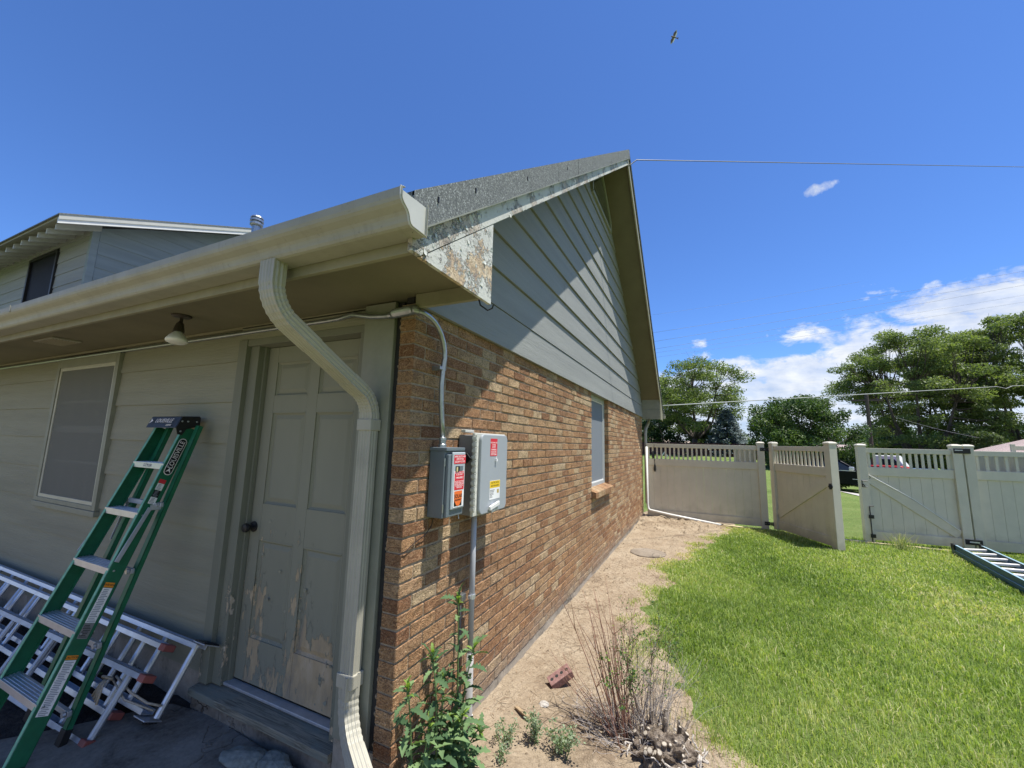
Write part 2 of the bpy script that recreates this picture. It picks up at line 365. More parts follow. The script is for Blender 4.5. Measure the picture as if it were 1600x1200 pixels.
# ---- brick wall
def brick_mat(name, island):
    k = NT(name, .9, .15)
    r = k.n('ShaderNodeNewGeometry').outputs['Random Per Island'] if island else k.n('ShaderNodeObjectInfo').outputs['Random']
    v = k.coord('World')
    base = k.ramp(r, [(0, (.36, .175, .09)), (.14, (.54, .30, .15)), (.32, (.66, .39, .20)), (.48, (.46, .24, .125)), (.64, (.70, .46, .25)), (.78, (.78, .60, .37)), (.92, (.58, .33, .17)), (1, (.72, .50, .29))])
    worm = k.noise(k.coord('World', (1, 1, 1.7)), 46, 4, .62, 2.2); fine = k.noise(v, 320, 3, .6); blot = k.noise(v, 11, 5, .65)
    c = k.mix(k.step(blot, .45, .75), base, k.mix(.5, base, (.19, .10, .065)))
    c = k.mix(k.m('MULTIPLY', k.step(worm, .50, .42), .58), c, (.12, .062, .036))  # relief painted into the colour: dark crevice shade, then pale raised tops
    c = k.mix(k.m('MULTIPLY', k.step(worm, .54, .62), .38), c, (.80, .62, .40)); k.col(c)
    zz = k.n('ShaderNodeSeparateXYZ'); k.l(k.n('ShaderNodeNewGeometry').outputs['Position'], zz.inputs[0]); spl = k.step(k.m('ADD', zz.outputs[2], k.m('MULTIPLY', blot, -.38)), .06, -.14)
    st = k.step(k.noise(k.coord('World', (1, 1.2, .5)), 1.3, 6, .65), .50, .72); c = k.mix(k.m('MULTIPLY', st, .22), c, (.20, .15, .11)); c = k.mix(k.m('MULTIPLY', spl, .75), c, (.40, .33, .25)); k.col(c)
    k.bump(k.m('ADD', worm, k.m('MULTIPLY', fine, .12)), .034, 1.0); return k.mat
M['brick'] = brick_mat('wire-cut brick', False); M['brick_far'] = brick_mat('wire-cut bricks joined', True)
k = NT('mortar', .95, .1); v_ = k.coord('World'); k.col(k.ramp(k.noise(v_, 40, 5, .7), [(.3, (.20, .155, .11)), (.7, (.42, .34, .25))])); k.bump(k.noise(v_, 120, 4, .7), .004); M['mortar'] = k.mat  # mortar colour darkened to carry the shade of the joints
WIN = (3.63, 4.68, 1.04, 2.29)      # y0,y1,z0,z1 of the opening
wall = MB()
wall.box(-.095, -.0045, .005, WIN[0] - .006, .02, 2.30); wall.box(-.095, -.0045, WIN[1] + .006, L - .008, .02, 2.30)
wall.box(-.095, -.0028, WIN[0] - .006, WIN[1] + .006, .02, WIN[2] - .08)
brick_wall = wall.build('brick_wall', M['mortar'], house)
H = .0677; BL = .2032; J = .0105
bricks = []
for c in range(33):
    z0 = .062 + c * H; z1 = z0 + H - J
    y = 0.0; first = True; half = c % 2
    while y < L - .02:
        w = (.092 if half else .1925) if first else .1925
        first = False; a, b = y, min(y + w, L)
        y = b + J
        def put(a, b):
            if b - a > .02: bricks.append((a, b, z0, z1))
        if z1 > WIN[2] - .02 and b > WIN[0] and a < WIN[1]:
            if a < WIN[0]: put(a, WIN[0])
            if b > WIN[1]: put(WIN[1], b)
        elif z1 > WIN[2] - .082 and b > WIN[0] - .03 and a < WIN[1] + .03:
            if a < WIN[0] - .03: put(a, WIN[0] - .036)
            if b > WIN[1] + .03: put(WIN[1] + .036, b)
        else: put(a, b)
def brick_geo(w, h, sd):
    """origin at the brick's lower front corner on the wall face; +y along the wall; face at x=0 with a rough, slightly broken face"""
    q = random.Random(sd); nx = max(2, round(w / .05)); nz = 3; e = .003
    vs = []; fs = []
    ys = [e + (w - 2*e) * i / nx for i in range(nx + 1)]; zs = [e, h / 2, h - e]
    for zz in zs:
        for yy in ys:
            vs.append((q.uniform(-.0012, .0030), yy + q.uniform(-.0008, .0008), zz + q.uniform(-.0008, .0008)))
    n = nx + 1
    for j in range(nz - 1):
        for i in range(nx): fs.append((j*n+i, j*n+i+1, (j+1)*n+i+1, (j+1)*n+i))
    ring = [0 * n + i for i in range(n)] + [1*n+nx] + [2*n+i for i in range(nx, -1, -1)] + [1*n]
    base = len(vs)
    def outer(i):
        x, yy, zz = vs[i]
        return (-.004, 0 if yy < 2*e else (w if yy > w - 2*e else yy), 0 if zz < 2*e else (h if zz > h - 2*e else zz))
    vs += [outer(i) for i in ring]; m_ = len(ring)
    fs += [(ring[i], base+i, base+(i+1) % m_, ring[(i+1) % m_]) for i in range(m_)]
    b2 = len(vs); vs += [(-.093, 0, 0), (-.093, w, 0), (-.093, w, h), (-.093, 0, h)]
    lo = [base + i for i in range(n)]; hi = [base + n + 1 + i for i in range(n)]       # hi runs from far to near
    fs.append(tuple(lo[::-1]) + (b2, b2+1)) ; fs.append(tuple(hi[::-1]) + (b2+2, b2+3))
    fs.append((lo[-1], base + n, hi[0], b2+2, b2+1)); fs.append((hi[-1], base + m_ - 1, lo[0], b2, b2+3))
    fs.append((b2, b2+3, b2+2, b2+1))
    return vs, fs
bricks.sort(key=lambda b: ((b[0] + 1.6) ** 2 + (b[2] - 1.6) ** 2 * .6 + 1.7) / (b[1] - b[0]) ** .5)
cache = {}; far = MB()
for i, (a, b, z0, z1) in enumerate(bricks):
    w = round(b - a, 3)
    if i < 298:
        key = (w, rng.randrange(4))
        if key not in cache:
            vs, fs = brick_geo(w, z1 - z0, hash(key) & 1023 if False else int(w * 1000) + key[1])
            mb = MB(); mb.add(vs, fs); cache[key] = mb.mesh('brick', M['brick'])
        o = link('brick', cache[key], brick_wall); o.location = (rng.uniform(-.002, .002), a, z0 + rng.uniform(-.001, .001))
    else:
        vs, fs = brick_geo(w, z1 - z0, i); dx = rng.uniform(-.002, .002)
        far.add([(x + dx, yy + a, zz + z0) for x, yy, zz in vs], fs)
tag(far.build('brick_courses', M['brick_far'], brick_wall), kind='stuff')
# brick-on-edge window sill and its bricks
sill = link('window_sill', MB().box(-.09, .012, WIN[0] - .03, WIN[1] + .03, WIN[2] - .078, WIN[2] - .03).mesh('window_sill', M['mortar']), house)
nb = 16; ys = [WIN[0] - .032 + i * (WIN[1] - WIN[0] + .064) / nb for i in range(nb + 1)]
sm = MB(); w_ = ys[1] - ys[0] - .006
sm.add([(-.10, 0, .020), (.052, 0, -.034), (.052, w_, -.034), (-.10, w_, .020), (-.10, 0, -.085), (.052, 0, -.105), (.052, w_, -.105), (-.10, w_, -.085)],
       [(0,1,2,3),(7,6,5,4),(0,4,5,1),(1,5,6,2),(2,6,7,3),(3,7,4,0)])
sme = sm.mesh('brick', M['brick'])
for yy in ys[:-1]: o = link('brick', sme, sill); o.location = (.012, yy + .003, WIN[2] + rng.uniform(-.001, .001))
# ---- window in the brick wall
GL = NT('window glass', .04, .6); GL.col((.10, .12, .13)); GL.b.inputs['Coat Weight'].default_value = .6
g_tr = GL.n('ShaderNodeBsdfTransparent'); g_mx = GL.n('ShaderNodeMixShader'); g_mx.inputs[0].default_value = .45
GL.l(g_tr.outputs[0], g_mx.inputs[1]); GL.l(GL.b.outputs[0], g_mx.inputs[2]); GL.l(g_mx.outputs[0], GL.out.inputs[0]); M['glass'] = GL.mat
M['winframe2'] = plain('grey window vinyl', (.42, .44, .43), .45, var=.05); M['blind'] = plain('window blind', (.42, .45, .47), .8, var=.06, scale=4)
win = link('window', MB().box(-.16, -.150, WIN[0], WIN[1], WIN[2], WIN[3]).mesh('window', M['blind']), house)
tag(win, 'narrow window set back in the brick wall')
f = MB(); y0, y1, z0, z1 = WIN
for a, b, c, d in ((y0, y0+.05, z0, z1), (y1-.05, y1, z0, z1), (y0+.05, y1-.05, z1-.06, z1), (y0+.05, y1-.05, z0, z0+.055)): f.box(-.135, -.062, a, b, c, d)
f.build('window_frame', M['winframe2'], win, bevel=.003)
s_ = MB(); zm = (z0 + z1) / 2
for a, b, c, d in ((y0+.05, y0+.085, z0+.055, zm+.02), (y1-.085, y1-.05, z0+.055, zm+.02), (y0+.085, y1-.085, zm-.02, zm+.02), (y0+.085, y1-.085, z0+.055, z0+.095)): s_.box(-.125, -.085, a, b, c, d)
s_.build('sash', M['white'], win, bevel=.002)
B('pane', M['glass'], win, -.147, -.143, y0+.05, y1-.05, z0+.06, z1-.06)
W2 = NT('wall window screen', .7, .2); W2.col((.24, .265, .29)); t_ = W2.n('ShaderNodeBsdfTransparent'); mx = W2.n('ShaderNodeMixShader'); mx.inputs[0].default_value = .80
W2.l(t_.outputs[0], mx.inputs[1]); W2.l(W2.b.outputs[0], mx.inputs[2]); W2.l(mx.outputs[0], W2.out.inputs[0])
B('insect_screen', W2.mat, win, -.080, -.0792, y0+.062, y1-.062, z0+.067, z1-.072)
sf = MB()
for a, b, c, d in ((y0+.05, y0+.063, z0+.055, z1-.06), (y1-.063, y1-.05, z0+.055, z1-.06), (y0+.063, y1-.063, z1-.073, z1-.06), (y0+.063, y1-.063, z0+.055, z0+.068)): sf.box(-.085, -.072, a, b, c, d)
sf.build('screen_frame', M['white'], win, bevel=.002)
B('lintel', M['trim'], house, -.150, -.012, y0 - .002, y1 + .002, 2.292, 2.31)
# ---- gable wall of lapped boards
gable = B('gable_wall', M['dark'], house, -.09, -.012, .0, L, 2.302, 2.33)
gm = MB(); gm.prism([(-.06, 0, 2.303), (-.06, L, 2.303), (-.06, L, ztop(L) - .14), (-.06, RIDGE_Y, ztop(RIDGE_Y) - .14), (-.06, 0, ztop(0) - .14)], (.045, 0, 0))
gable.data = gm.mesh('gable_wall', M['dark'])
def lap_y(zb, zt, x0, ya, yb, parent, mat, ct=None):
    """a lapped board on a wall facing +x: thick bottom edge, thinner top, ends cut to the roof slope"""
    def cut(y, z, side):
        if ct is None: return y
        lim = (z - ct(0)) / SL
        return max(y, lim) if side == 0 else min(y, 2 * RIDGE_Y - lim)
    a0, a1 = cut(ya, zb, 0), cut(ya, zt, 0); b0, b1 = cut(yb, zb, 1), cut(yb, zt, 1)
    if b0 - a0 < .05: return
    if b1 - a1 < .02: a1 = b1 = (a0 + b0) / 2
    t0, t1 = .026, .007; dz = zt - zb
    vs = [(x0, a0, zb), (x0+t0, a0, zb), (x0+t0, b0, zb), (x0, b0, zb), (x0, a1, zt-.005), (x0+t1, a1, zt-.005), (x0+t1, b1, zt-.005), (x0, b1, zt-.005)]
    mb = MB(); mb.add(vs, [(0,1,2,3),(7,6,5,4),(0,4,5,1),(1,5,6,2),(2,6,7,3),(3,7,4,0)])
    o = link('board', mb.mesh('board', mat), parent); return o
ctf = lambda y: ztop(y) - .20
zb = 2.285; i = 0
joints = {0: [6.10], 1: [5.25], 2: [6.10], 3: [2.44, 6.10], 4: [6.10], 5: [3.9], 6: [], 7: [3.6]}
while zb < 5.7:
    zt = zb + .275
    js = [0.0] + joints.get(i, []) + [L]
    for a, b in zip(js[:-1], js[1:]):
        if (a > 0 and ztop(a) - .3 < zb) : continue
        lap_y(zb, zt, .004 if i == 0 else -.008, a + (.0015 if a else 0), b - (.0015 if b < L else 0), gable, M['siding_y'], ctf)
    zb = zt; i += 1
# louvred vent under the ridge
vent = link('gable_vent', MB().prism([(.006, 3.62, 5.16), (.006, 4.88, 5.16), (.006, 4.88, 5.32), (.006, 4.25, 5.80), (.006, 3.62, 5.32)], (.006, 0, 0)).mesh('gable_vent', M['dark']), house)
fr = MB(); pts = [(3.62, 5.16), (4.88, 5.16), (4.88, 5.32), (4.25, 5.80), (3.62, 5.32)]
for p, q in zip(pts, pts[1:] + pts[:1]): fr.bar((.02, p[0], p[1]), (.02, q[0], q[1]), .045, .05, (1, 0, 0))
fr.build('vent_frame', M['trim'], vent, bevel=.003)
lm = MB().add([(.010, 0, .05), (.014, 0, .052), (.040, 0, .0), (.036, 0, -.002), (.010, 1, .05), (.014, 1, .052), (.040, 1, .0), (.036, 1, -.002)], [(0,1,2,3),(7,6,5,4),(0,4,5,1),(1,5,6,2),(2,6,7,3),(3,7,4,0)]).mesh('louvre', M['trim'])
for j in range(12):
    z = 5.18 + j * .045; hw = min(.60, (5.80 - z - .05) * 1.28)
    if hw < .05: continue
    o = link('louvre', lm, vent); o.location = (0, 4.25 - hw, z); o.scale = (1, 2 * hw, 1)
# ---- front wall: lapped boards, window, door
front = link('front_wall', MB().box(XL, -.345, .070, .10, .12, 2.33).mesh('front_wall', M['dark']), house)
# cut the sheathing round the door
front.data = MB().box(XL, -1.43, .070, .10, .12, 2.33).box(-1.43, -.345, .070, .10, 2.24, 2.33).mesh('front_wall', M['dark'])
def lap_x(zb, zt, xa, xb, ysurf, parent, mat, name='board'):
    t0, t1 = .020, .008; y = ysurf
    mb = MB(); mb.add([(xa, y, zb), (xb, y, zb), (xb, y-t0, zb), (xa, y-t0, zb), (xa, y, zt+.008), (xb, y, zt+.008), (xb, y-t1, zt+.008), (xa, y-t1, zt+.008)],
                      [(0,1,2,3),(7,6,5,4),(0,3,7,4),(1,5,6,2),(3,2,6,7),(0,4,5,1)])
    return link(name, mb.mesh(name, mat), parent)
WX0, WX1, WZ0, WZ1 = -4.27, -3.09, .985, 2.275
laps = [2.10 - .2735 * j for j in range(8)]
prev = 2.325
for j, z in enumerate(laps):
    seg = [(XL, -1.492)]
    if z < WZ1 and prev > WZ0 + .05: seg = [(XL, WX0 - .002), (WX1 + .002, -1.492)]
    for a, b in seg:
        cuts = [a] + ([-7.1 if j % 2 else -8.6] if a == XL else []) + ([-2.42] if (j == 3 and b > -2) else []) + [b]
        for p, q in zip(cuts[:-1], cuts[1:]): lap_x(z, prev, p, q - .002, .068, front, M['siding_x'])
    prev = z
B('foundation', M['found'], house, XL, -1.502, .052, .12, -.30, .19); B('foundation', M['found'], house, -1.498, -.352, .055, .12, -.30, .086)
B('foundation', M['found'], house, -.10, -.004, .006, L - .004, -.30, .058)
# header board and casings round the door
B('header_board', M['siding_x'], house, -1.488, -.348, .040, .068, 2.2365, 2.325)
B('corner_board', M['trim'], house, -.345, -.138, .0, .045, .20, 2.325, bevel=.003)
B('foundation', M['found'], house, -.345, -.10, .010, .052, -.30, .198)
cg = MB()
for i in range(34):      # beads of old sealant in the gap between corner board and brick
    z = rng.uniform(.15, 2.25); x_ = rng.uniform(-.108, -.100); cg.lathe((x_, .014 + rng.uniform(0, .006), z), [(.001, -.012), (.005, -.004), (.006, .003), (.001, rng.uniform(.006, .018))], 6)
B('corner_gap', M['dark'], house, -.1375, -.0955, .022, .045, .06, 2.32)
tag(cg.build('sealant', M['mortar'], house), kind='stuff')
door = thing('door', None, None); door.parent = house; tag(door, 'weathered six-panel door with flaking paint')
DX0, DX1, DZ0, DZ1, DY = -1.315, -.405, .175, 2.190, .125
B('casing', M['casing'], door, -1.488, -1.405, .030, .068, .15, 2.2355, bevel=.002)
jm = MB().box(-1.405, -1.320, .034, .060, .15, 2.193).box(-1.345, -1.318, .060, .135, .15, 2.193).box(-.400, -.348, .034, .135, .15, 2.193).box(-1.318, -.400, .040, .135, 2.193, 2.235)
jm.data = None
jb = MB()
jb.box(-1.405, -1.3185, .060, .150, .15, 2.193).box(-.402, -.348, .034, .150, .15, 2.193).box(-1.405, -.348, .036, .150, 2.1932, 2.2355)
jb.build('door_frame', M['casing'], door, bevel=.002)
st = MB().box(-1.3185, -1.303, .098, .122, .15, 2.192); st.build('door_stop', M['casing'], door)
# slab: stiles, rails and raised panels
PX = [(-1.212, -.902), (-.815, -.505)]; PZ = [(1.865, 2.090), (1.185, 1.760), (.410, .975)]
sl = MB()
xs = [DX0] + [v for p in PX for v in p] + [DX1]
for a, b in ((DX0, PX[0][0]), (PX[0][1], PX[1][0]), (PX[1][1], DX1)): sl.box(a, b, DY, DY + .040, DZ0, DZ1)
zs_ = [(DZ0, PZ[2][0]), (PZ[2][1], PZ[1][0]), (PZ[1][1], PZ[0][0]), (PZ[0][1], DZ1)]
for a, b in PX:
    for c, d in zs_: sl.box(a + .0005, b - .0005, DY + .0008, DY + .040, c, d)
sl.build('door_leaf', M['door'], door, bevel=.0012)
for a, b in PX:
    for c, d in PZ:
        e1, e2 = .018, .045
        r0 = [(a, DY+.002, c), (b, DY+.002, c), (b, DY+.002, d), (a, DY+.002, d)]
        r1 = [(a+e1, DY+.016, c+e1), (b-e1, DY+.016, c+e1), (b-e1, DY+.016, d-e1), (a+e1, DY+.016, d-e1)]
        r2 = [(a+e2, DY+.007, c+e2), (b-e2, DY+.007, c+e2), (b-e2, DY+.007, d-e2), (a+e2, DY+.007, d-e2)]
        pm = MB(); pm.loft([r0, r1, r2], caps=False); pm.add(r2, [(0, 1, 2, 3)]); pm.build('door_panel', M['door'], door)
        fm = MB()      # thin moulding strip around each panel
        for p, q in (((a, c), (b, c)), ((b, c), (b, d)), ((b, d), (a, d)), ((a, d), (a, c))): fm.bar((p[0], DY + .003, p[1]), (q[0], DY + .003, q[1]), .009, .008, (0, 1, 0))
        fm.build('moulding', M['door'], door)
def on_door(q):
    x = q.uniform(DX0 + .02, DX1 - .03); return (x, DY - .0005, DZ0 + .02 + 1.0 * q.random() ** 2.0), not any(a < x < b for a, b in PX) or True
door_flk = on_door
kn = MB(); kn.lathe((-1.268, DY, 1.045), [(.032, 0), (.032, .006), (.012, .010), (.011, .034), (.024, .040), (.028, .052), (.024, .064), (.008, .068)], 20, (0, -1, 0))
kn.build('door_knob', M['black'], door, smooth=False)
B('threshold', M['alu_dull'], door, -1.318, -.40, .075, .130, .150, .166, bevel=.003)
k = NT('weathered sill wood', .85, .15); v_ = k.coord('World', (.9, 16, 16), rot=(0.1, 0, 0.05)); gr_ = k.noise(v_, 2.6, 7, .7, 2.2)
w1 = k.n('ShaderNodeTexWave', wave_type='RINGS', rings_direction='X'); k.l(k.coord('World', (1.6, 7, 7), (0.6, .5, -1.2)), w1.inputs[0]); w1.inputs['Scale'].default_value = 1.6; w1.inputs['Distortion'].default_value = 14; w1.inputs['Detail'].default_value = 3; w1.inputs['Detail Scale'].default_value = .35
k.col(k.mix(k.step(k.noise(k.coord('World', (1, 3, 3)), 4, 5, .6), .45, .6), k.ramp(gr_, [(.36, (.10, .095, .075)), (.5, (.23, .215, .165)), (.64, (.33, .30, .225))]), (.20, .21, .175)))
k.bump(gr_, .004); M['sillwood'] = k.mat
sb = MB().add([(-1.50, .16, .150), (-.35, .16, .150), (-.35, -.012, .128), (-1.50, -.012, .128), (-1.50, .16, .09), (-.35, .16, .09), (-.35, -.012, .090), (-1.50, -.012, .090)], [(0,3,2,1),(4,5,6,7),(0,1,5,4),(1,2,6,5),(2,3,7,6),(3,0,4,7)])
sb.build('door_sill', M['sillwood'], door, bevel=.004)
B('step', M['slab'], house, -1.50, -.35, .008, .050, -.2, .088, bevel=.01)
# front window with insect screen
fw = link('window', MB().box(WX0 + .06, WX1 - .06, .085, .095, WZ0 + .06, WZ1 - .06).mesh('window', plain('dim room', (.10, .105, .11), .9)), house); tag(fw, 'screened window with pale metal frame beside the ladder')
f = MB()
for a, b, c, d in ((WX0, WX0+.055, WZ0, WZ1), (WX1-.055, WX1, WZ0, WZ1), (WX0+.055, WX1-.055, WZ1-.075, WZ1), (WX0+.055, WX1-.055, WZ0, WZ0+.035)): f.box(a, b, .026, .085, c, d)
f.build('window_casing', M['trim'], fw, bevel=.002)
s2 = MB()
for a, b, c, d in ((WX0+.055, WX0+.085, WZ0+.035, WZ1-.075), (WX1-.085, WX1-.055, WZ0+.035, WZ1-.075), (WX0+.085, WX1-.085, WZ1-.105, WZ1-.075), (WX0+.085, WX1-.085, WZ0+.035, WZ0+.065)): s2.box(a, b, .034, .048, c, d)
s2.build('screen_frame', M['winframe'], fw, bevel=.002)
SC = NT('insect screen', .7, .2); SC.col((.22, .225, .20)); t_ = SC.n('ShaderNodeBsdfTransparent'); mx = SC.n('ShaderNodeMixShader'); mx.inputs[0].default_value = .58
SC.l(t_.outputs[0], mx.inputs[1]); SC.l(SC.b.outputs[0], mx.inputs[2]); SC.l(mx.outputs[0], SC.out.inputs[0])
B('insect_screen', SC.mat, fw, WX0+.085, WX1-.085, .040, .0408, WZ0+.065, WZ1-.105)
mu = MB(); zc = (WZ0 + WZ1) / 2
for i in range(1, 4): x = WX0 + .1 + (WX1 - WX0 - .2) * i / 4; mu.box(x-.010, x+.010, .066, .076, WZ0+.06, WZ1-.10)
for z in (WZ0+.36, WZ1-.40): mu.box(WX0+.1, WX1-.1, .067, .077, z-.010, z+.010)
mu.box(WX0+.1, WX1-.1, .060, .080, zc-.03, zc+.03); mu.build('muntins', M['white'], fw)
B('pane', M['glass'], fw, WX0+.06, WX1-.06, .079, .083, WZ0+.04, WZ1-.08)
B('window_apron', M['trim'], fw, WX0-.01, WX1+.01, .020, .060, WZ0-.045, WZ0-.002, bevel=.003)
# ---- eaves
SZ = 2.335; FY = -.55; RX = .43
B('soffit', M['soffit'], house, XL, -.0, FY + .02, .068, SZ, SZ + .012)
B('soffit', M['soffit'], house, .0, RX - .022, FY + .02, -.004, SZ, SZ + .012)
B('soffit_strip', M['fascia'], house, .016, RX - .022, -.028, -.004, 2.262, SZ - .001, bevel=.002)
B('frieze', M['fascia'], house, XL, -.35, .040, .066, 2.318, SZ - .001)
B('fascia_board', M['fascia'], house, XL, RX - .021, FY, FY + .02, 2.248, 2.43, bevel=.002)
# rake fascias, peeling, both slopes, with a butted peeling return below the near one
def rake_board(name, ya, yb, x0, x1, top, bot, mat, parent, bev=0):
    mb = MB(); mb.add([(x, y, ztop(y) + d) for x in (x0, x1) for (y, d) in ((ya, bot), (yb, bot), (yb, top), (ya, top))], [(3,2,1,0),(4,5,6,7),(0,1,5,4),(1,2,6,5),(2,3,7,6),(3,0,4,7)])
    return mb.build(name, mat, parent, bevel=bev)
rb = MB().prism([(RX - .02, -.57, 2.243), (RX - .02, -.521, 2.243), (RX - .02, RIDGE_Y, ztop(RIDGE_Y) - .255), (RX - .02, RIDGE_Y, ztop(RIDGE_Y) - .02), (RX - .02, -.57, ztop(-.57) - .02)], (.02, 0, 0)).build('rake_board', M['rake'], house, bevel=.002)
rake_board('rake_board', RIDGE_Y, L + .57, RX - .02, RX, -.02, -.255, M['fascia'], house, .002)
rake_board('rake_trim', -.585, RIDGE_Y + .001, RX + .001, RX + .010, -.10, -.150, M['rake'], house)
rt = MB().prism([(RX - .018, -.520, 2.240), (RX - .018, 0.008, 2.240), (RX - .018, 0.008, ztop(.008) - .257)], (.016, 0, 0)).build('return_panel', M['return'], house)
rt2 = MB().prism([(RX - .018, L + .0, 2.240), (RX - .018, L + .520, 2.240), (RX - .018, L, ztop(L) - .257)], (.016, 0, 0)).build('return_panel', M['fascia'], house)
B('return_board', M['trim'], house, .012, RX - .02, L - .012, L + .004, 2.240, 2.475, bevel=.002)
B('return_board', M['trim'], house, .012, RX - .02, L - .012, L + .004, 2.478, 2.70, bevel=.002)
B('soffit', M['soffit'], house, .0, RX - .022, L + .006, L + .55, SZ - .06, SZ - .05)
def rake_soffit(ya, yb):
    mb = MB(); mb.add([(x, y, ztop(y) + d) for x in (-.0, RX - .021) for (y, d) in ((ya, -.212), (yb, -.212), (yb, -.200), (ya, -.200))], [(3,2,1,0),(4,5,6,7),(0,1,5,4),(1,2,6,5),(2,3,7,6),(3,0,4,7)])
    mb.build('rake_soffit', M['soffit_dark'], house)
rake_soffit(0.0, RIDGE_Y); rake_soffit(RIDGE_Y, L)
# roof deck and shingles
def granule(name, a, b):
    k = NT(name, .95, .12); v = k.coord('World'); s = k.vor(v, 210, 'F1', 'Color'); sepc = k.n('ShaderNodeSeparateColor'); k.l(s, sepc.inputs[0])
    c = k.ramp(sepc.outputs[0], [(.0, a), (.55, tuple((x + y) / 2 for x, y in zip(a, b))), (.85, b), (1, tuple(min(1, x * 1.7) for x in b))]); k.col(c)
    k.bump(sepc.outputs[1], .003); return k.mat
M['shingle'] = granule('shingle granules', (.105, .115, .115), (.22, .235, .23))
for ya, yb in ((-.60, RIDGE_Y), (RIDGE_Y, L + .60)):
    rake_board('roof_deck', ya, yb, XL, RX + .004, -.022, -.140 if False else -.060, M['dark'], house)
rf = MB()
for s in (0, 1):
    n = 38; y_e, y_r = (-.60, RIDGE_Y) if s == 0 else (L + .60, RIDGE_Y)
    for i in range(n):
        ya, yb = y_e + (y_r - y_e) * i / n, y_e + (y_r - y_e) * (i + 1) / n
        rf.add([(XL, ya, ztop(ya) + .001), (RX + .020, ya, ztop(ya) + .001), (RX + .020, ya, ztop(ya) - .016), (XL, ya, ztop(ya) - .016), (XL, yb, ztop(yb) - .008), (RX + .020, yb, ztop(yb) - .008)],
               [(0, 1, 5, 4), (0, 3, 2, 1), (1, 2, 5)])
tag(rf.build('shingle_courses', M['shingle'], house), kind='stuff')
# shingles folded down over the rake edge, three lengths with butt joints
for a, b in ((-.60, 1.40), (1.408, 3.30), (3.308, RIDGE_Y + .02)):
    mb = MB(); n = 8
    for i in range(n):
        y0_, y1_ = a + (b - a) * i / n, a + (b - a) * (i + 1) / n; w0 = rng.uniform(0, .003)
        mb.add([(RX + .012, y0_, ztop(y0_)), (RX + .022 , y0_, ztop(y0_) + .002), (RX + .022 + w0, y0_, ztop(y0_) - .148), (RX + .014, y0_, ztop(y0_) - .148),
                (RX + .012, y1_, ztop(y1_)), (RX + .022, y1_, ztop(y1_) + .002), (RX + .022 + w0, y1_, ztop(y1_) - .148), (RX + .014, y1_, ztop(y1_) - .148)],
               [(0,1,2,3),(7,6,5,4),(0,4,5,1),(1,5,6,2),(2,6,7,3),(3,7,4,0)])
    mb.build('rake_shingle', M['shingle'], house)
rake_board('drip_edge', -.60, RIDGE_Y, RX + .0225, RX + .0245, -.146, -.153, M['trim'], house)
rake_board('rake_shingle', RIDGE_Y, L + .60, RX + .008, RX + .016, 0, -.05, M['shingle'], house)
# curled flakes of old paint standing off the boards
def flakes(name, n, fn, nrm, mat, seed, smin=.008, smax=.024):
    q = random.Random(seed); mb = MB(); nrm = Vector(nrm)
    for _ in range(n):
        p, ok = fn(q)
        if not ok: continue
        a = nrm.orthogonal().normalized(); a = Matrix.Rotation(q.uniform(0, 6.28), 3, nrm) @ a; b = nrm.cross(a); s = q.uniform(smin, smax); w = s * q.uniform(.35, .8); h = q.uniform(.05, .22) * s; p = Vector(p) + nrm * .0012
        k0 = [p - b * w, p + b * w * q.uniform(.6, 1)]; k1 = [p + a * s * .5 - b * w * .9 + nrm * h * .25, p + a * s * .5 + b * w * .8 + nrm * h * .3]; k2 = [p + a * s - b * w * q.uniform(.1, .6) + nrm * h, p + a * s * .9 + b * w * q.uniform(.1, .6) + nrm * h]
        mb.add(k0 + k1 + k2, [(0, 1, 3, 2), (2, 3, 5, 4)])
    o = link(name, mb.mesh(name, mat, fix=False), house); return tag(o, kind='stuff')
FLK = plain('old paint flake', (.54, .55, .49), .6, var=.12, scale=30); FLD = plain('door paint flake', (.25, .25, .19), .6, var=.15, scale=30)
def on_ret(q):
    y = q.uniform(-.52, .0); z = q.uniform(2.245, 2.62); return (RX - .002, y, z), z < ztop(y) - .262
def on_rake(q):
    y = -.55 + 4.7 * q.random() ** 1.5; return (RX, y, ztop(y) - q.uniform(.155, .25)), True
flakes('paint_flakes', 46, on_ret, (1, 0, 0), FLK, 3, .008, .020); flakes('paint_flakes', 70, on_rake, (1, 0, 0), FLK, 4, .008, .022)
flakes('paint_flakes', 26, on_door, (0, -1, 0), FLD, 5, .006, .020)
nl = MB()
for y, d in ((-.47, .045), (-.21, .045), (.35, .05), (1.1, .05)): nl.box(RX + .020, RX + .027, y - .003, y + .003, ztop(y) - d - .022, ztop(y) - d)
nl.build('nail', M['black'], house)
# ---- gutter (ogee), end cap, outlet and downspout
GZ = 2.288
prof = [(-.553, .118), (-.553, 0), (-.628, 0), (-.637, .004), (-.643, .013), (-.646, .024), (-.650, .034), (-.657, .043), (-.667, .050), (-.677, .057), (-.685, .066), (-.689, .078), (-.690, .092), (-.690, .106), (-.676, .110)]
gi = [(y + (.002 if i < 1 else .0), z + .002) for i, (y, z) in enumerate(prof)]
def gutter(x0, x1, y_s=1, y_o=0.0, zoff=0.0):
    P = [(y * y_s + y_o, GZ + z + zoff) for y, z in prof]; cen = (-.62 * y_s + y_o, GZ + .07 + zoff)
    Q = [(y + (cen[0] - y) * .035, z + (cen[1] - z) * .035) for y, z in P]
    ring = P + Q[::-1]; mb = MB(); mb.loft([[(x0, y, z) for y, z in ring], [(x1, y, z) for y, z in ring]]); return mb
g = gutter(XL, .478).build('gutter', M['gutter'], house)
P = [(y, GZ + z) for y, z in prof]
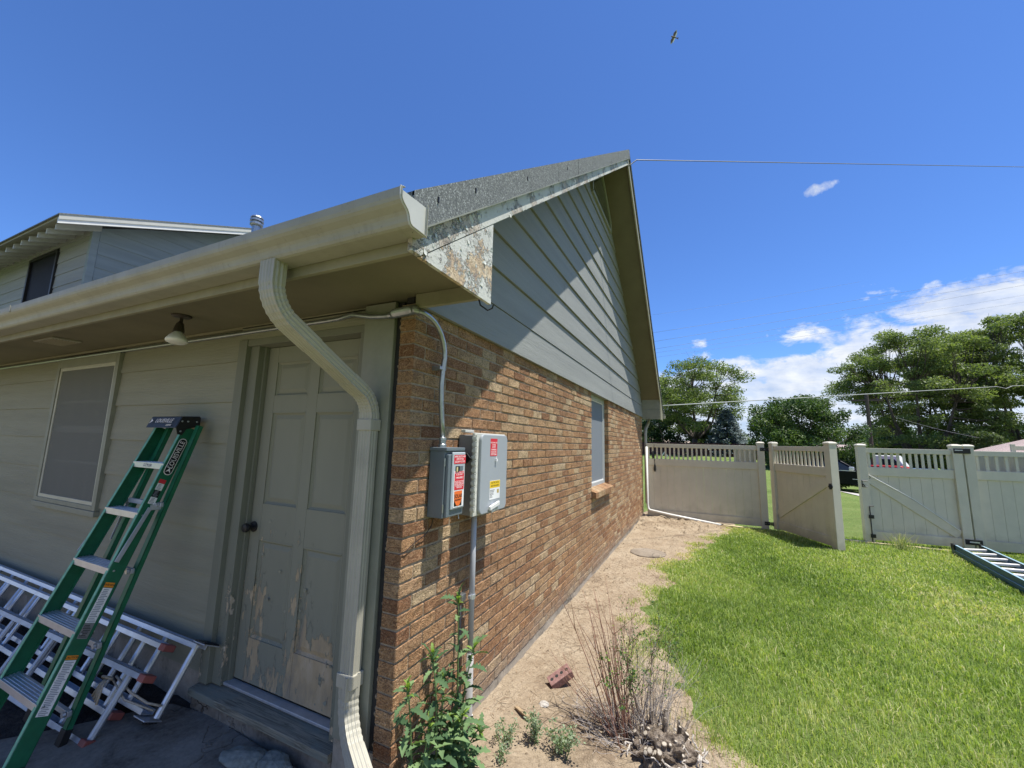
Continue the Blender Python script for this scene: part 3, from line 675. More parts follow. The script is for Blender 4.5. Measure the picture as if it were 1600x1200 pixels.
MB().prism([(.466, y, z) for y, z in [(-.556, GZ + .108)] + [(a * .995 - .002, b + .003) for a, b in P[1:-2]] + [(-.686, GZ + .10)]], (.003, 0, 0)).build('end_cap', M['gutter_in'], g)
rim = MB().tube([(.472, y, z) for y, z in P], .0035, 6); rim.build('end_rim', M['gutter_in'], g)
B('gutter_seam', M['gutter'], g, -2.73, -2.70, -.6925, -.6895, GZ + .07, GZ + .112)
gutter(XL, .478, -1, 8.49).build('gutter', M['gutter'], house)
def spout_ring(c, t, w=.084, d=.062, k=1.0, xa=(1, 0, 0)):
    """fluted rectangular section, centre c, tangent t in the plane normal to xa"""
    xa = Vector(xa); t = Vector(t).normalized(); nrm = xa.cross(t).normalized(); pts = []
    hw, hd = w / 2 * k, d / 2 * k
    def side(p, q, n, depth=.0032):
        out = []; p, q = Vector(p), Vector(q); e = (q - p); inn = Vector((-e.y, e.x)).normalized()
        for i in range(n * 4):
            u = i / (n * 4); dd = depth if i % 4 in (2, 3) else 0
            out.append(p + e * (u * .9 + .05) + inn * dd)
        return out
    cs = [(-hw, -hd), (hw, -hd), (hw, hd), (-hw, hd)]
    for i, nn_ in ((0, 4), (1, 3), (2, 4), (3, 3)): pts += side(cs[i], cs[(i + 1) % 4], nn_)
    return [Vector(c) + xa * p.x + nrm * p.y for p in pts]
def spout(path, name, parent, mat, crimp=(), xa=(1, 0, 0), w=.084, d=.062):
    rings = []; path = [Vector(p) for p in path]
    for i, p in enumerate(path):
        t = (path[min(i+1, len(path)-1)] - path[max(i-1, 0)]); k = .942 if (i in crimp) else 1.0
        rings.append(spout_ring(p, t, w, d, k, xa))
    mb = MB(); mb.loft(rings); return mb.build(name, mat, parent)
DXC = -.222
def arc(c, r, a0, a1, n):      # in the y-z plane
    return [(DXC, c[0] + r * math.cos(R(a0 + (a1 - a0) * i / n)), c[1] + r * math.sin(R(a0 + (a1 - a0) * i / n))) for i in range(n + 1)]
ds = thing('downspout', None, None); ds.parent = house; tag(ds, 'fluted tan downspout running down beside the door')
# outlet straight down under the gutter, bend towards the wall, diagonal, bend down the wall
ang = 61            # the diagonal run leans this far from vertical
e1c = (-.615 + .17, 2.215)
top_el = [(DXC, -.615, 2.292), (DXC, -.615, 2.235)] + arc(e1c, .17, 180, 180 + ang, 14)
pe = top_el[-1]
wall_y = -.040
e2c_r = .15
dirv = (math.sin(R(ang)), -math.cos(R(ang)))
dy = (wall_y - e2c_r * (1 - math.cos(R(ang)))) - pe[1]
Ls = dy / dirv[0]; ps = (DXC, pe[1] + dirv[0] * Ls, pe[2] + dirv[1] * Ls)
c2 = (wall_y - e2c_r, ps[2] - e2c_r * math.sin(R(ang)))
bot_el = arc(c2, e2c_r, ang, 0, 14)
spout(top_el + [tuple(Vector(pe).lerp(Vector(ps), .30))], 'elbow', ds, M['spout'], crimp=range(4, 16, 2))
spout([tuple(Vector(pe).lerp(Vector(ps), .28)), tuple(Vector(pe).lerp(Vector(ps), .85))], 'diagonal_pipe', ds, M['spout'], w=.080, d=.058)
spout([tuple(Vector(pe).lerp(Vector(ps), .80))] + bot_el + [(DXC, wall_y, bot_el[-1][2] - .02)], 'elbow', ds, M['spout'], crimp=range(2, 14, 2))
zt_ = bot_el[-1][2] - .012
spout([(DXC, wall_y, zt_), (DXC, wall_y, .50)], 'vertical_pipe', ds, M['spout'], w=.080, d=.058)
MB().box(DXC - .046, DXC + .046, wall_y - .036, wall_y + .036, zt_ - .050, zt_ + .006).build('strap', M['spout'], ds, bevel=.004)
hx, hy = .90, -.44; e3 = [(DXC, wall_y, .53), (DXC, wall_y, .44)] + [(DXC + hx * .19 * (1 - math.cos(R(a))), wall_y + hy * .19 * (1 - math.cos(R(a))), .44 - .19 * math.sin(R(a))) for a in range(5, 71, 5)]
lastp = e3[-1]
spout(e3 + [(lastp[0] + hx * .14, lastp[1] + hy * .14, lastp[2] - .05)], 'elbow', ds, M['spout'], crimp=range(2, 15, 2), w=.070, d=.086, xa=(-hy, hx, 0))
MB().box(DXC - .048, DXC + .048, wall_y - .037, wall_y + .037, .475, .535).build('strap', M['spout'], ds, bevel=.004)
# rear corner downspout with its leader laid along the fence
rd = thing('downspout', None, None); rd.parent = house; tag(rd, 'plain pipe at the far corner ending in a white leader along the fence')
MB().tube([(.10, L + .56, 2.30), (.10, L + .50, 2.20), (.075, L + .10, 2.02), (.07, L + .06, 1.92), (.07, L + .05, .30)], .036, 10).build('pipe', M['spout'], rd, smooth=True)
MB().tube([(.115, 8.31, 1.60), (.115, 8.31, .30), (.13, 8.30, .215), (.17, 8.29, .19), (.6, 8.24, .135), (1.58, 8.20, .025)], .024, 10).build('leader', M['white'], rd, smooth=True)
# soffit vent and cable stub
B('soffit_vent', M['gutter'], house, -3.60, -3.24, -.335, -.165, SZ - .012, SZ - .001, bevel=.002)
sv = MB()
for i in range(9): sv.box(-3.57, -3.27, -.32 + i * .017, -.313 + i * .017, SZ - .016, SZ - .012)
sv.build('vent_slot', M['fascia'], house)
# ---- plumbing vent with cap on the roof
pv = thing('roof_vent_pipe', None, None, (-6.5, 3.0, 5.1)); pv.parent = house
MB().lathe((0, 0, 0), [(.075, -.3), (.075, .62)], 14).build('pipe', M['galv'], pv, smooth=False)
MB().lathe((0, 0, .62), [(.10, -.02), (.115, 0), (.115, .03), (.085, .04), (.085, .06), (.12, .07), (.12, .10), (.09, .11), (.09, .13), (.115, .14), (.10, .17), (.02, .20)], 16).build('cap', M['galv'], pv)

# ================================================================== raised rear part of the house
up = thing('raised_house_wing', 'taller clapboard wing with open rafter tails and a dark window behind the roof', 'house')
UX, UY, UW = -9.64, 1.75, 6.5
UX0 = -17.5
MB().box(UX0, UX - .02, UY + .02, UY + 2 * UW, 0, 5.62).build('core_wall', M['dark'], up)
def uz(y): return 5.51 + .43 * (y - 1.15)     # underside line of the upper roof
UR = 1.15 + 6.2
z = 4.00; prev = None
for j in range(7):
    zb = 3.80 + .275 * j
    for a, b in ((UX0, -12.62), (-11.15, UX - .0)) if zb + .275 > 4.3 and zb < 5.50 else ((UX0, UX),):
        lap_x(zb, min(zb + .275, 5.62), a, b - .07 if b > -10 else b, UY, up, M['upper_x'])
uw = link('upper_side_wall', MB().prism([(UX - .06, UY, 3.6), (UX - .06, 12.9, 3.6), (UX - .06, 12.9, 5.7), (UX - .06, UR, uz(UR) - .05), (UX - .06, UY, uz(UY) - .05)], (.05, 0, 0)).mesh('upper_side_wall', M['dark']), up)
for j in range(16):
    zb = 3.80 + .275 * j; zt = zb + .275
    y_lo = lambda zz: max(UY + .09, 1.15 + (zz - 5.51) / .43 + .12); a0, a1 = y_lo(zb), y_lo(zt); yb0 = 2 * UR - a0
    if a0 > UR - .3: break
    x0 = UX - .010; mb = MB(); mb.add([(x0, a0, zb), (x0+.018, a0, zb), (x0+.018, yb0, zb), (x0, yb0, zb), (x0, a1, zt), (x0+.006, a1, zt), (x0+.006, 2*UR-a1, zt), (x0, 2*UR-a1, zt)], [(0,1,2,3),(7,6,5,4),(0,4,5,1),(1,5,6,2),(2,6,7,3),(3,7,4,0)])
    link('board', mb.mesh('board', M['upper_y']), up)
MB().box(UX - .09, UX + .014, UY - .03, UY + .085, 3.6, 5.70).build('corner_board', M['upper_y'], up, bevel=.004)
w = link('window', MB().box(-12.62, -11.15, UY - .008, UY + .02, 4.25, 5.48).mesh('window', plain('dark glass', (.012, .013, .022), .6, spec=.1)), up)
f = MB()
for a, b, c, d in ((-12.64, -12.57, 4.22, 5.50), (-11.20, -11.13, 4.22, 5.50), (-12.57, -11.20, 5.44, 5.50)): f.box(a, b, UY - .05, UY - .010, c, d)
f.build('window_frame', M['black'], w)
B('frieze_board', M['upper_x'], up, UX0, UX - .09, UY - .03, UY - .004, 5.56, 5.68)
M['rafter'] = plain('rafter paint', (.42, .43, .40), .6, var=.1)
rtm = MB().add([(0, 0, 0), (.045, 0, 0), (.045, .62, .267), (0, .62, .267), (0, -.0, .11), (.045, -.0, .11), (.045, .62, .40), (0, .62, .40)], [(3,2,1,0),(4,5,6,7),(0,1,5,4),(1,2,6,5),(2,3,7,6),(3,0,4,7)]).mesh('rafter_tail', M['rafter'])
for i in range(19): o = link('rafter_tail', rtm, up); o.location = (UX - .02 - i * .41, 1.22, 5.39)
def uslab(name, x0, x1, ya, yb, d0, d1, mat):
    mb = MB(); mb.add([(x, y, uz(y) + d) for x in (x0, x1) for (y, d) in ((ya, d0), (yb, d0), (yb, d1), (ya, d1))], [(3,2,1,0),(4,5,6,7),(0,1,5,4),(1,2,6,5),(2,3,7,6),(3,0,4,7)]); return mb.build(name, mat, up)
uslab('roof_deck', UX0, -9.24, 1.15, UR, .0, .05, M['fascia'])
uslab('roof', UX0, -9.21, 1.12, UR, .051, .075, M['shingle'])
uslab('rake_board', -9.265, -9.235, 1.13, UR, -.115, -.003, M['white'])
uslab('rake_strip', -9.234, -9.220, 1.13, UR, -.04, .05, M['gutter_in'])
mb = MB(); mb.add([(x, y, z) for x in (UX0, -9.29) for y, z in ((UR, uz(UR) + .06), (2*UR - 1.12, uz(1.12) + .06), (2*UR - 1.12, uz(1.12)), (UR, uz(UR)))], [(3,2,1,0),(4,5,6,7),(0,1,5,4),(1,2,6,5),(2,3,7,6),(3,0,4,7)]); mb.build('roof', M['shingle'], up)
# ================================================================== GROUND
def smooth(t, a, b):
    t = min(1, max(0, (t - a) / (b - a))); return t * t * (3 - 2 * t)
def gz(x, y):            # the land falls away to the street on the right beyond the fence
    return -.031 * max(0, min(y, 60) - 9.5) * smooth(x, 4.0, 8.0) + .98 / 18 * (min(33, max(15, y)) - 15) * smooth(8.0 - x, 0, 3)
# boundary between bare soil and lawn (x of the lawn edge for a given y)
EDGE = [(-.5, 1.62), (.6, 1.55), (1.05, 1.36), (1.4, 1.08), (1.75, .98), (2.3, .80), (2.8, .66), (3.4, .64), (3.9, .80), (4.4, .62), (4.9, .78), (5.3, 1.02), (6.0, 1.18), (6.6, 1.22), (7.2, 1.45), (7.9, 1.62), (8.6, 1.7), (9.5, 1.7)]
def edge(y):
    for (a, xa), (b, xb) in zip(EDGE, EDGE[1:]):
        if y <= b: return xa + (xb - xa) * max(0, (y - a)) / (b - a)
    return EDGE[-1][1]
from mathutils import noise as mnoise
def soil_h(x, y):
    h = .016 * mnoise.noise(Vector((x * 2.2, y * 2.2, 0))) + .009 * mnoise.noise(Vector((x * 9, y * 9, 3))) + .005 * mnoise.noise(Vector((x * 23, y * 17, 9)))
    m_ = smooth(y, 6.7, 8.0) * smooth(2.1 - x, 0, 1.2)
    h += m_ * (.05 + .06 * mnoise.noise(Vector((x * 4, y * 4, 7))) + .03 * mnoise.noise(Vector((x * 14, y * 14, 7))))
    return h
gm = MB(); xs_ = [-900, -120, -30, -8, -2, 0, 1.5, 2.5, 3.5, 4.5, 5.5, 6.5, 7.5, 9, 15, 25, 40, 70, 200, 900]; ys_ = [-900, -60, -8, 0, 3, 6, 9.5, 12, 16, 20, 26, 35, 45, 60, 90, 200, 900]
for j, y in enumerate(ys_):
    for i, x in enumerate(xs_): gm.v.append((x, y, gz(x, y) - .02))
nx = len(xs_)
for j in range(len(ys_) - 1):
    for i in range(nx - 1): gm.f.append((j*nx+i, j*nx+i+1, (j+1)*nx+i+1, (j+1)*nx+i)); gm.m.append(0)
tag(gm.build('ground', M['lawn'], smooth=True), kind='structure')
def sheet(name, mat, x0, x1, y0, y1, nx, ny, hf, keep=None):
    V = []; F = []
    for j in range(ny + 1):
        for i in range(nx + 1):
            x = x0 + (x1 - x0) * i / nx; y = y0 + (y1 - y0) * j / ny; V.append((x, y, hf(x, y)))
    for j in range(ny):
        for i in range(nx):
            q = (j*(nx+1)+i, j*(nx+1)+i+1, (j+1)*(nx+1)+i+1, (j+1)*(nx+1)+i)
            if keep is None or keep(sum(V[k][0] for k in q) / 4, sum(V[k][1] for k in q) / 4): F.append(q)
    return tag(link(name, np_mesh(name, V, F, mat, smooth=True)), kind='structure')
def eh(y): return edge(y) + .10 * mnoise.noise(Vector((y * 2.4, 1.5, 0))) + .05 * mnoise.noise(Vector((y * 9, 4.5, 0)))
sheet('bare_soil', M['soil'], -.02, 2.3, -.6, 9.0, 120, 470, lambda x, y: .001 + soil_h(x, y) - .03 * smooth(x - eh(y), .05, .25), lambda x, y: x < eh(y) + .22)
sheet('lawn_base', M['lawn'], .3, 16, -2.0, 9.2, 120, 90, lambda x, y: -.006 + .012 * mnoise.noise(Vector((x * 1.5, y * 1.5, 0))) if x > eh(y) + .05 else -.019)
sheet('dark_soil', M['soil_dark'], -6.5, -.02, -1.6, .055, 200, 60, lambda x, y: -.004 + .02 * mnoise.noise(Vector((x * 5, y * 5, 0))) + .010 * mnoise.noise(Vector((x * 19, y * 19, 0))))  # dark soil sheet along the front wall
sheet('driveway', M['drive'], 7.4, 14, 18.5, 24.5, 8, 8, lambda x, y: gz(x, y) + .004 - .02 + .02)
sheet('street', mk_concrete('asphalt', (.05, .05, .052), (.08, .08, .08)), -60, 90, 36, 43, 20, 3, lambda x, y: gz(x, y) + .006)
# the grey slab in front of the step, edge running away under the ladders
slab_poly = [(-1.62, -.02), (-1.30, .030), (-.9, .0), (-.42, -.02), (-.30, -.5), (-.3, -1.6), (-2.9, -1.6), (-2.2, -.75), (-1.9, -.40)]
sl_ = MB(); sl_.prism([(x, y, -.06) for x, y in slab_poly], (0, 0, .085)); tag(sl_.build('slab', M['slab'], bevel=.012), kind='structure')
tag(MB().box(-14, 1.2, -9, -1.62, -.05, .012).build('bounce_yard', M['soil'], bevel=.01), kind='structure')  # unseen dirt ground behind the camera, added for its warm bounce light
# round grey lid sunk in the soil
ld = MB().lathe((.48, 5.15, -.02), [(.26, 0), (.26, .030), (.24, .036), (.05, .038)], 28); o = ld.build('meter_lid', mk_concrete('lid', (.20, .165, .125), (.29, .245, .19)))
tag(o, 'round grey lid sunk in the bare soil beside the brick wall', 'utility lid')
# ------------------------------------------------------------------ lawn blades
def inview(x, y, z, mx=1.25):
    d = Vector((x, y, z)) - CAM; w = d.dot(CF)
    return w > .2 and abs(d.dot(CR) / w) < mx * 1.2607 and abs(d.dot(CU) / w) < mx * .9455
def make_blades(name, n_try, dist_rng, h_rng, w_rng, label):
    V = []; F = []; T = []; q = np.random.default_rng(int(dist_rng[0] * 10) + 3)
    xy = np.column_stack([q.uniform(.5, 11, n_try), q.uniform(-.4, 8.25, n_try)])
    d = np.hypot(xy[:, 0] - CAM.x, xy[:, 1] - CAM.y); ok = (d >= dist_rng[0]) & (d < dist_rng[1]); xy = xy[ok]
    dx = xy[:, 0] - CAM.x; dy = xy[:, 1] - CAM.y; dz = -1.6
    w = dx * CF.x + dy * CF.y + dz * CF.z; u = (dx * CR.x + dy * CR.y + dz * CR.z) / w; v = (dx * CU.x + dy * CU.y + dz * CU.z) / w
    xy = xy[(w > .2) & (np.abs(u) < 1.95) & (np.abs(v) < 1.30)]
    ey = np.array([e[0] for e in EDGE]); ex = np.array([e[1] for e in EDGE])
    ed = np.interp(xy[:, 1], ey, ex) + .07 * np.sin(xy[:, 1] * 5.1) + .05 * np.sin(xy[:, 1] * 13.7 + 1)
    dd = xy[:, 0] - ed
    cl = np.array([mnoise.noise(Vector((x * 3.3, y * 3.3, 2))) + .6 * mnoise.noise(Vector((x * 11, y * 11, 5))) for x, y in xy])
    dry = np.array([mnoise.noise(Vector((x * .75, y * .55, 9))) + .35 * mnoise.noise(Vector((x * 4, y * 4, 12))) for x, y in xy])
    p = np.clip((dd + .12 + cl * .35) / .32, 0, 1)
    gate = np.exp(-((xy[:, 1] - 7.75) / .45) ** 2) * np.clip((xy[:, 0] - 3.3) / .3, 0, 1) * np.clip((5.0 - xy[:, 0]) / .3, 0, 1)
    p *= 1 - .8 * gate
    keep = q.random(len(xy)) < p; xy = xy[keep]; cl = cl[keep]; dry = dry[keep]; dd = dd[keep]; n = len(xy)
    h = q.uniform(*h_rng, n) * (1 + .35 * cl) * np.clip(.55 + dd * .6, .55, 1) * (1 + .5 * (q.random(n) < .03)); wd = q.uniform(*w_rng, n)
    az = q.uniform(0, 2 * np.pi, n); lean = q.uniform(.15, 1.15, n) * h; la = q.uniform(0, 2 * np.pi, n) + 0.0
    fx, fy = np.cos(az) * wd / 2, np.sin(az) * wd / 2; lx, ly = np.cos(la) * lean, np.sin(la) * lean
    z0 = np.full(n, -.012)
    P = np.zeros((n, 5, 3)); P[:, 0] = np.column_stack([xy[:, 0] - fx, xy[:, 1] - fy, z0]); P[:, 1] = np.column_stack([xy[:, 0] + fx, xy[:, 1] + fy, z0])
    mx_, my_ = xy[:, 0] + lx * .35, xy[:, 1] + ly * .35
    P[:, 2] = np.column_stack([mx_ + fx * .85, my_ + fy * .85, h * .6]); P[:, 3] = np.column_stack([mx_ - fx * .85, my_ - fy * .85, h * .6])
    P[:, 4] = np.column_stack([xy[:, 0] + lx, xy[:, 1] + ly, h * (1 - .25 * (lean / np.maximum(h, 1e-4)))])
    b = (np.arange(n) * 5)[:, None]; F = np.concatenate([b + np.array([[0, 1, 2]]), b + np.array([[0, 2, 3]]), b + np.array([[3, 2, 4]])])
    yel = np.exp(-((xy[:, 0] - 2.9 - .12 * xy[:, 1]) / .9) ** 2) * .16
    t = np.clip(.31 + yel + .17 * q.standard_normal(n) + .42 * dry + .10 * cl + .45 * (q.random(n) < .07) + .35 * np.exp(-np.maximum(dd, 0) / .22), 0, 1)
    me = np_mesh(name, P.reshape(-1, 3), F, M['grass'], np.concatenate([t, t, t]))
    return link(name, me)
bl = [make_blades('grass', 780000, (0, 3.6), (.022, .058), (.0026, .0050), ''), make_blades('grass', 640000, (3.6, 6.2), (.022, .058), (.0042, .0070), ''), make_blades('grass', 340000, (6.2, 14), (.025, .06), (.007, .012), '')]
tag(bl[0], 'bright green lawn nearest the camera, right of the bare soil', 'grass', kind='stuff'); tag(bl[1], 'mid part of the sunlit green lawn between bush and gates', 'grass', kind='stuff'); tag(bl[2], 'far strip of the lawn at the foot of the tan fence', 'grass', kind='stuff')
# tufts and clods: seed-head tuft at the gate, dry stalks
def blade_tuft(name, x, y, n, hmin, hmax, spread, mat, seed, w=.004, zb=0):
    q = random.Random(seed); V = []; F = []; T = []
    for i in range(n):
        a = q.uniform(0, 6.283); r = abs(q.gauss(0, spread)); px, py = x + r * math.cos(a), y + r * math.sin(a)
        h = q.uniform(hmin, hmax); la = q.uniform(0, 6.283); ln = h * q.uniform(.1, .6); az = q.uniform(0, 6.283); fx, fy = w / 2 * math.cos(az), w / 2 * math.sin(az); k = len(V)
        for t_ in (0, .5, 1):
            cx, cy, cz = px + math.cos(la) * ln * t_ ** 1.7, py + math.sin(la) * ln * t_ ** 1.7, zb + h * t_ * (1 - .12 * t_); s = 1 - .75 * t_
            V += [(cx - fx * s, cy - fy * s, cz), (cx + fx * s, cy + fy * s, cz)]
        F += [(k, k+1, k+3, k+2), (k+2, k+3, k+5, k+4)]; tt = q.random(); T += [tt, tt]
    return link(name, np_mesh(name, V, F, mat, T))
M['drygrass'] = leafmat('seeding grass', [(.16, .26, .06), (.28, .36, .12), (.5, .47, .28), (.62, .58, .40)], .4)
tag(blade_tuft('grass_tuft', 4.25, 7.62, 150, .15, .34, .10, M['drygrass'], 3, .008), 'tall seeding grass tuft at the foot of the closed double gate', 'grass tuft')
for i, (x, y) in enumerate([(2.62, 8.15), (2.8, 7.85), (3.0, 7.45), (3.1, 7.0)]): pass
tag(blade_tuft('uncut_grass', 2.9, 7.75, 260, .06, .16, .30, M['drygrass'], 5, .008), 'ragged uncut grass along the foot of the half open gate', 'grass', kind='stuff')
# ------------------------------------------------------------------ litter on the soil
q = random.Random(5)
pb = MB()
for i in range(2600):
    y = q.uniform(.2, 8.2); x = q.uniform(.03, max(.1, edge(y) + .05)); s = q.choice([.003, .004, .005, .006, .008, .012]) * q.uniform(.6, 1.4) * (1 + y * .10)
    if y > 6.9 and q.random() < .5: s *= 2.2
    zz = soil_h(x, y) + .001; a = q.uniform(0, 3)
    pts = [(x + s * math.cos(a + k * 1.257) * q.uniform(.7, 1.2), y + s * math.sin(a + k * 1.257) * q.uniform(.7, 1.2), zz - s * .3) for k in range(5)]
    pb.add(pts + [(x + q.uniform(-s, s) * .4, y, zz + s * q.uniform(.4, .9))], [(i_, (i_ + 1) % 5, 5) for i_ in range(5)])
tag(pb.build('clods', M['soil'], None), 'small clods and crumbs scattered over the bare soil', 'clods', kind='stuff')
M['straw'] = plain('dead straw', (.26, .17, .10), .9, var=.35, scale=40)
tw = MB()
for i in range(800):
    y = q.uniform(.25, 4.6); x = q.uniform(.04, max(.1, edge(y) - .02)); l_ = q.uniform(.015, .07); a = q.uniform(0, 3.14); zz = soil_h(x, y) + .004
    tw.tube([(x, y, zz), (x + l_ * .5 * math.cos(a + .2), y + l_ * .5 * math.sin(a + .2), zz + q.uniform(.0, .006)), (x + l_ * math.cos(a), y + l_ * math.sin(a), zz)], q.uniform(.0006, .0013), 3)
tag(tw.build('straw_bits', M['straw'], None), 'dead twigs and straw bits lying on the bare soil', 'twigs', kind='stuff')
o = MB().bar((.205, .905, .012), (.315, .845, .015), .022, .012).build('wood_scrap', plain('old split wood', (.30, .22, .13), .9, var=.3, scale=60), bevel=.003); tag(o, 'short split wood scrap lying near the foot of the brick wall', 'wood scrap')
o = MB().lathe((.345, 1.02, .004), [(.034, 0), (.026, .008), (.01, .012)], 7).build('crumbled_lump', plain('crumbled mortar', (.42, .39, .34), .95, var=.2, scale=60, bump=.006)); tag(o, 'pale crumbled mortar lump on the bare soil by the wood scrap', 'rubble')
# pored brick half buried on edge
hb = thing('loose_brick', 'loose dark red cored brick leaning out of the soil at the bush', 'brick', (.372, 1.262, .052)); hb.scale = (.86, .86, .86); hb.rotation_euler = (R(12), R(-28), R(38))
k = NT('dark red brick', .9, .15); v_ = k.coord('Object'); k.col(k.ramp(k.noise(v_, 30, 5, .7), [(.3, (.16, .085, .075)), (.7, (.36, .215, .19))])); k.bump(k.noise(v_, 90, 4, .7), .003)
bb = MB(); bx, by, bz = .095, .046, .029
bb.box(-bx, bx, -by, by, -bz, bz); body = bb.build('brick_body', k.mat, hb, bevel=.003)
for i in range(4): MB().lathe((-.066 + i * .044, 0, bz - .001), [(.0135, 0), (.0135, .0016), (.002, .0017)], 14).build('core_hole', M['dark'], hb)
# flat stones at the very bottom beside the step
for i, (px_, py_, lab) in enumerate([((-.80, -.105), (.13, .06, .035), 'pale flat stone on the slab left of the downspout elbow'), ((-.62, -.075), (.12, .065, .04), 'grey-green flat stone nearest the downspout elbow')]):
    q2 = random.Random(40 + i); bm = bmesh.new(); bmesh.ops.create_icosphere(bm, subdivisions=3, radius=1)
    for v in bm.verts:
        v.co = Vector((v.co.x * py_[0], v.co.y * py_[1], v.co.z * py_[2])) * (1 + .22 * mnoise.noise(v.co * 1.7 + Vector((i * 5, 0, 0))))
    me = bpy.data.meshes.new('stone'); bm.to_mesh(me); bm.free(); o = link('stone', me, None, mk_concrete('stone %s' % 'ab'[i], (.22, .23, .20), (.36, .37, .32))); o.location = (px_[0], px_[1], .035); o.rotation_euler.z = .3 - i * .5; tag(o, lab, 'stone')

# ================================================================== FENCES AND GATES
V_ = M['vinyl']
def post(parent, x, y, h, w=.127, zb=-.12, rz=0, o=(0, 0)):
    p = MB(); c, s = math.cos(rz), math.sin(rz)
    p.obox((x - (c - s) * w/2, y - (s + c) * w/2, zb), (c * w, s * w, 0), (-s * w, c * w, 0), (0, 0, h - zb)); ob = p.build('post', V_, parent, bevel=.004)
    ax = Vector((c, s, 0)); ay = Vector((-s, c, 0)); cc = Vector((x, y, h)); ww = w / 2 + .008
    def rg(k, z): return [cc + ax*a*k + ay*b*k + Vector((0, 0, z)) for a, b in ((-1, -1), (1, -1), (1, 1), (-1, 1))]
    MB().loft([rg(ww, -.012), rg(ww, .008), rg(ww * .82, .024), rg(ww * .35, .034)]).build('post_cap', V_, ob, bevel=.002)
    return ob
def panel(parent, p, d, length, top, n_pick, brace=None, zb=.045, board_w=.152, backs=False, pick_w=.038, mid=1.33, front=(0, -1)):
    """vinyl privacy panel with open pickets on top. p start point, d unit direction"""
    p = Vector((p[0], p[1], 0)); d = Vector((d[0], d[1], 0)).normalized(); nrm = Vector((d.y, -d.x, 0))
    if nrm.dot(Vector((front[0], front[1], 0))) < 0: nrm = -nrm
    def bx(name, a, b, z0, z1, t0, t1, mi=V_, bev=.003):
        o = MB().obox(p + d * a + nrm * t0 + Vector((0, 0, z0)), d * (b - a), nrm * (t1 - t0), (0, 0, z1 - z0)).build(name, mi, parent, bevel=bev); return o
    bx('top_rail', 0, length, top - .085, top, -.030, .030)
    bx('middle_rail', 0, length, mid - .150, mid, -.034, .034)
    bx('bottom_rail', 0, length, zb, zb + .150, -.034, .034)
    nb_ = max(1, round(length / board_w)); bw = length / nb_
    for i in range(nb_):
        bx('board', i * bw + .0010, (i + 1) * bw - .0010, zb + .145, mid - .145, -.011, .011 + rng.uniform(-.0006, .0006), bev=.0018)
    pm = None; sp = length / n_pick
    for i in range(n_pick): bx('picket', (i + .5) * sp - pick_w / 2, (i + .5) * sp + pick_w / 2, mid - .005, top - .08, -.011, .011, bev=.002)
    if brace:
        (a, za), (b, zb2) = brace; A = p + d * a + nrm * .024 + Vector((0, 0, za)); Bq = p + d * b + nrm * .024 + Vector((0, 0, zb2))
        MB().bar(A - nrm * .004, Bq - nrm * .004, .150, .022, nrm).build('brace', V_, parent, bevel=.003)
    return nrm, d, p
FT = 1.672
fa = thing('vinyl_fence', 'tan vinyl fence section between house corner and half open gate, black strap over it', 'fence')
panel(fa, (.10, 8.42), (1, -.004), 2.225, FT, 24)
post(fa, 2.385, 8.41, 1.725)
g1 = thing('vinyl_gate', 'tan vinyl gate swung half open towards the lawn, with diagonal brace and black latch', 'gate')
# runs from the hinge towards the camera
P0 = Vector((2.60, 8.30)); P1 = Vector((3.235, 6.93)); d1 = (P1 - P0).normalized(); L1 = (P1 - P0).length
post(g1, P0.x, P0.y, 1.725, .115, .03, math.atan2(d1.y, d1.x))
post(g1, P1.x, P1.y, 1.725, .127, .02, math.atan2(d1.y, d1.x))
panel(g1, tuple(P0 + d1 * .058), tuple(d1), L1 - .122, FT, 14, brace=((.02, .34), (L1 - .14, 1.10)), zb=.05, front=(-1, -.45))
n1 = Vector((d1.y, -d1.x)); n1 = n1 if n1.x < 0 else -n1
def hinge(parent, x, y, z, dirv, s=1.0):
    dirv = Vector((dirv[0], dirv[1], 0)).normalized(); nn = Vector((-dirv.y, dirv.x, 0)); nn = nn if nn.y < 0 else -nn; c = Vector((x, y, z))
    h = MB(); h.obox(c - dirv * .115 * s - nn * .004 - Vector((0, 0, .035)), dirv * .10 * s, nn * .012, (0, 0, .07)); h.obox(c + dirv * .015 * s - nn * .004 - Vector((0, 0, .035)), dirv * .10 * s, nn * .012, (0, 0, .07))
    h.tube([c + nn * .012 - Vector((0, 0, .032)), c + nn * .012 + Vector((0, 0, .032))], .012, 8); h.tube([c - dirv * .03 + nn * .01, c + dirv * .03 + nn * .01], .007, 6)
    o = h.build('hinge', M['black'], parent)
    bo = MB()
    for u in (-.095, -.04, .04, .095): bo.lathe(c + dirv * u * s + nn * .008, [(.006, 0), (.005, .003), (.001, .004)], 6, nn)
    bo.build('bolt', M['galv'], o); return o
hinge(g1, 2.485, 8.335, 1.60, (1, -.1)); hinge(g1, 2.487, 8.330, .12, (1, -.1))
lt = MB(); c = Vector((P1.x, P1.y, 0)) + Vector((n1.x, n1.y, 0)) * .064
lc = Vector((P1.x, P1.y, 1.02)) + Vector((n1.x, n1.y, 0)) * .070 + Vector((d1.x, d1.y, 0)) * .03
lt.lathe(lc, [(.040, -.010), (.040, .004), (.034, .010), (.014, .012), (.014, .03), (.005, .034)], 18, (n1.x, n1.y, 0)); lt.obox(lc + Vector((-.02, -.02, -.045)), (.03, 0, 0), (0, .03, 0), (0, 0, .09)); lt.build('latch', M['black'], g1)
g2 = thing('vinyl_gate', 'closed tan vinyl gate with drop rod, its open pickets showing parked vehicles behind', 'gate')
A2 = Vector((3.93, 8.00)); B2 = Vector((5.235, 8.06)); d2 = (B2 - A2).normalized(); L2 = (B2 - A2).length
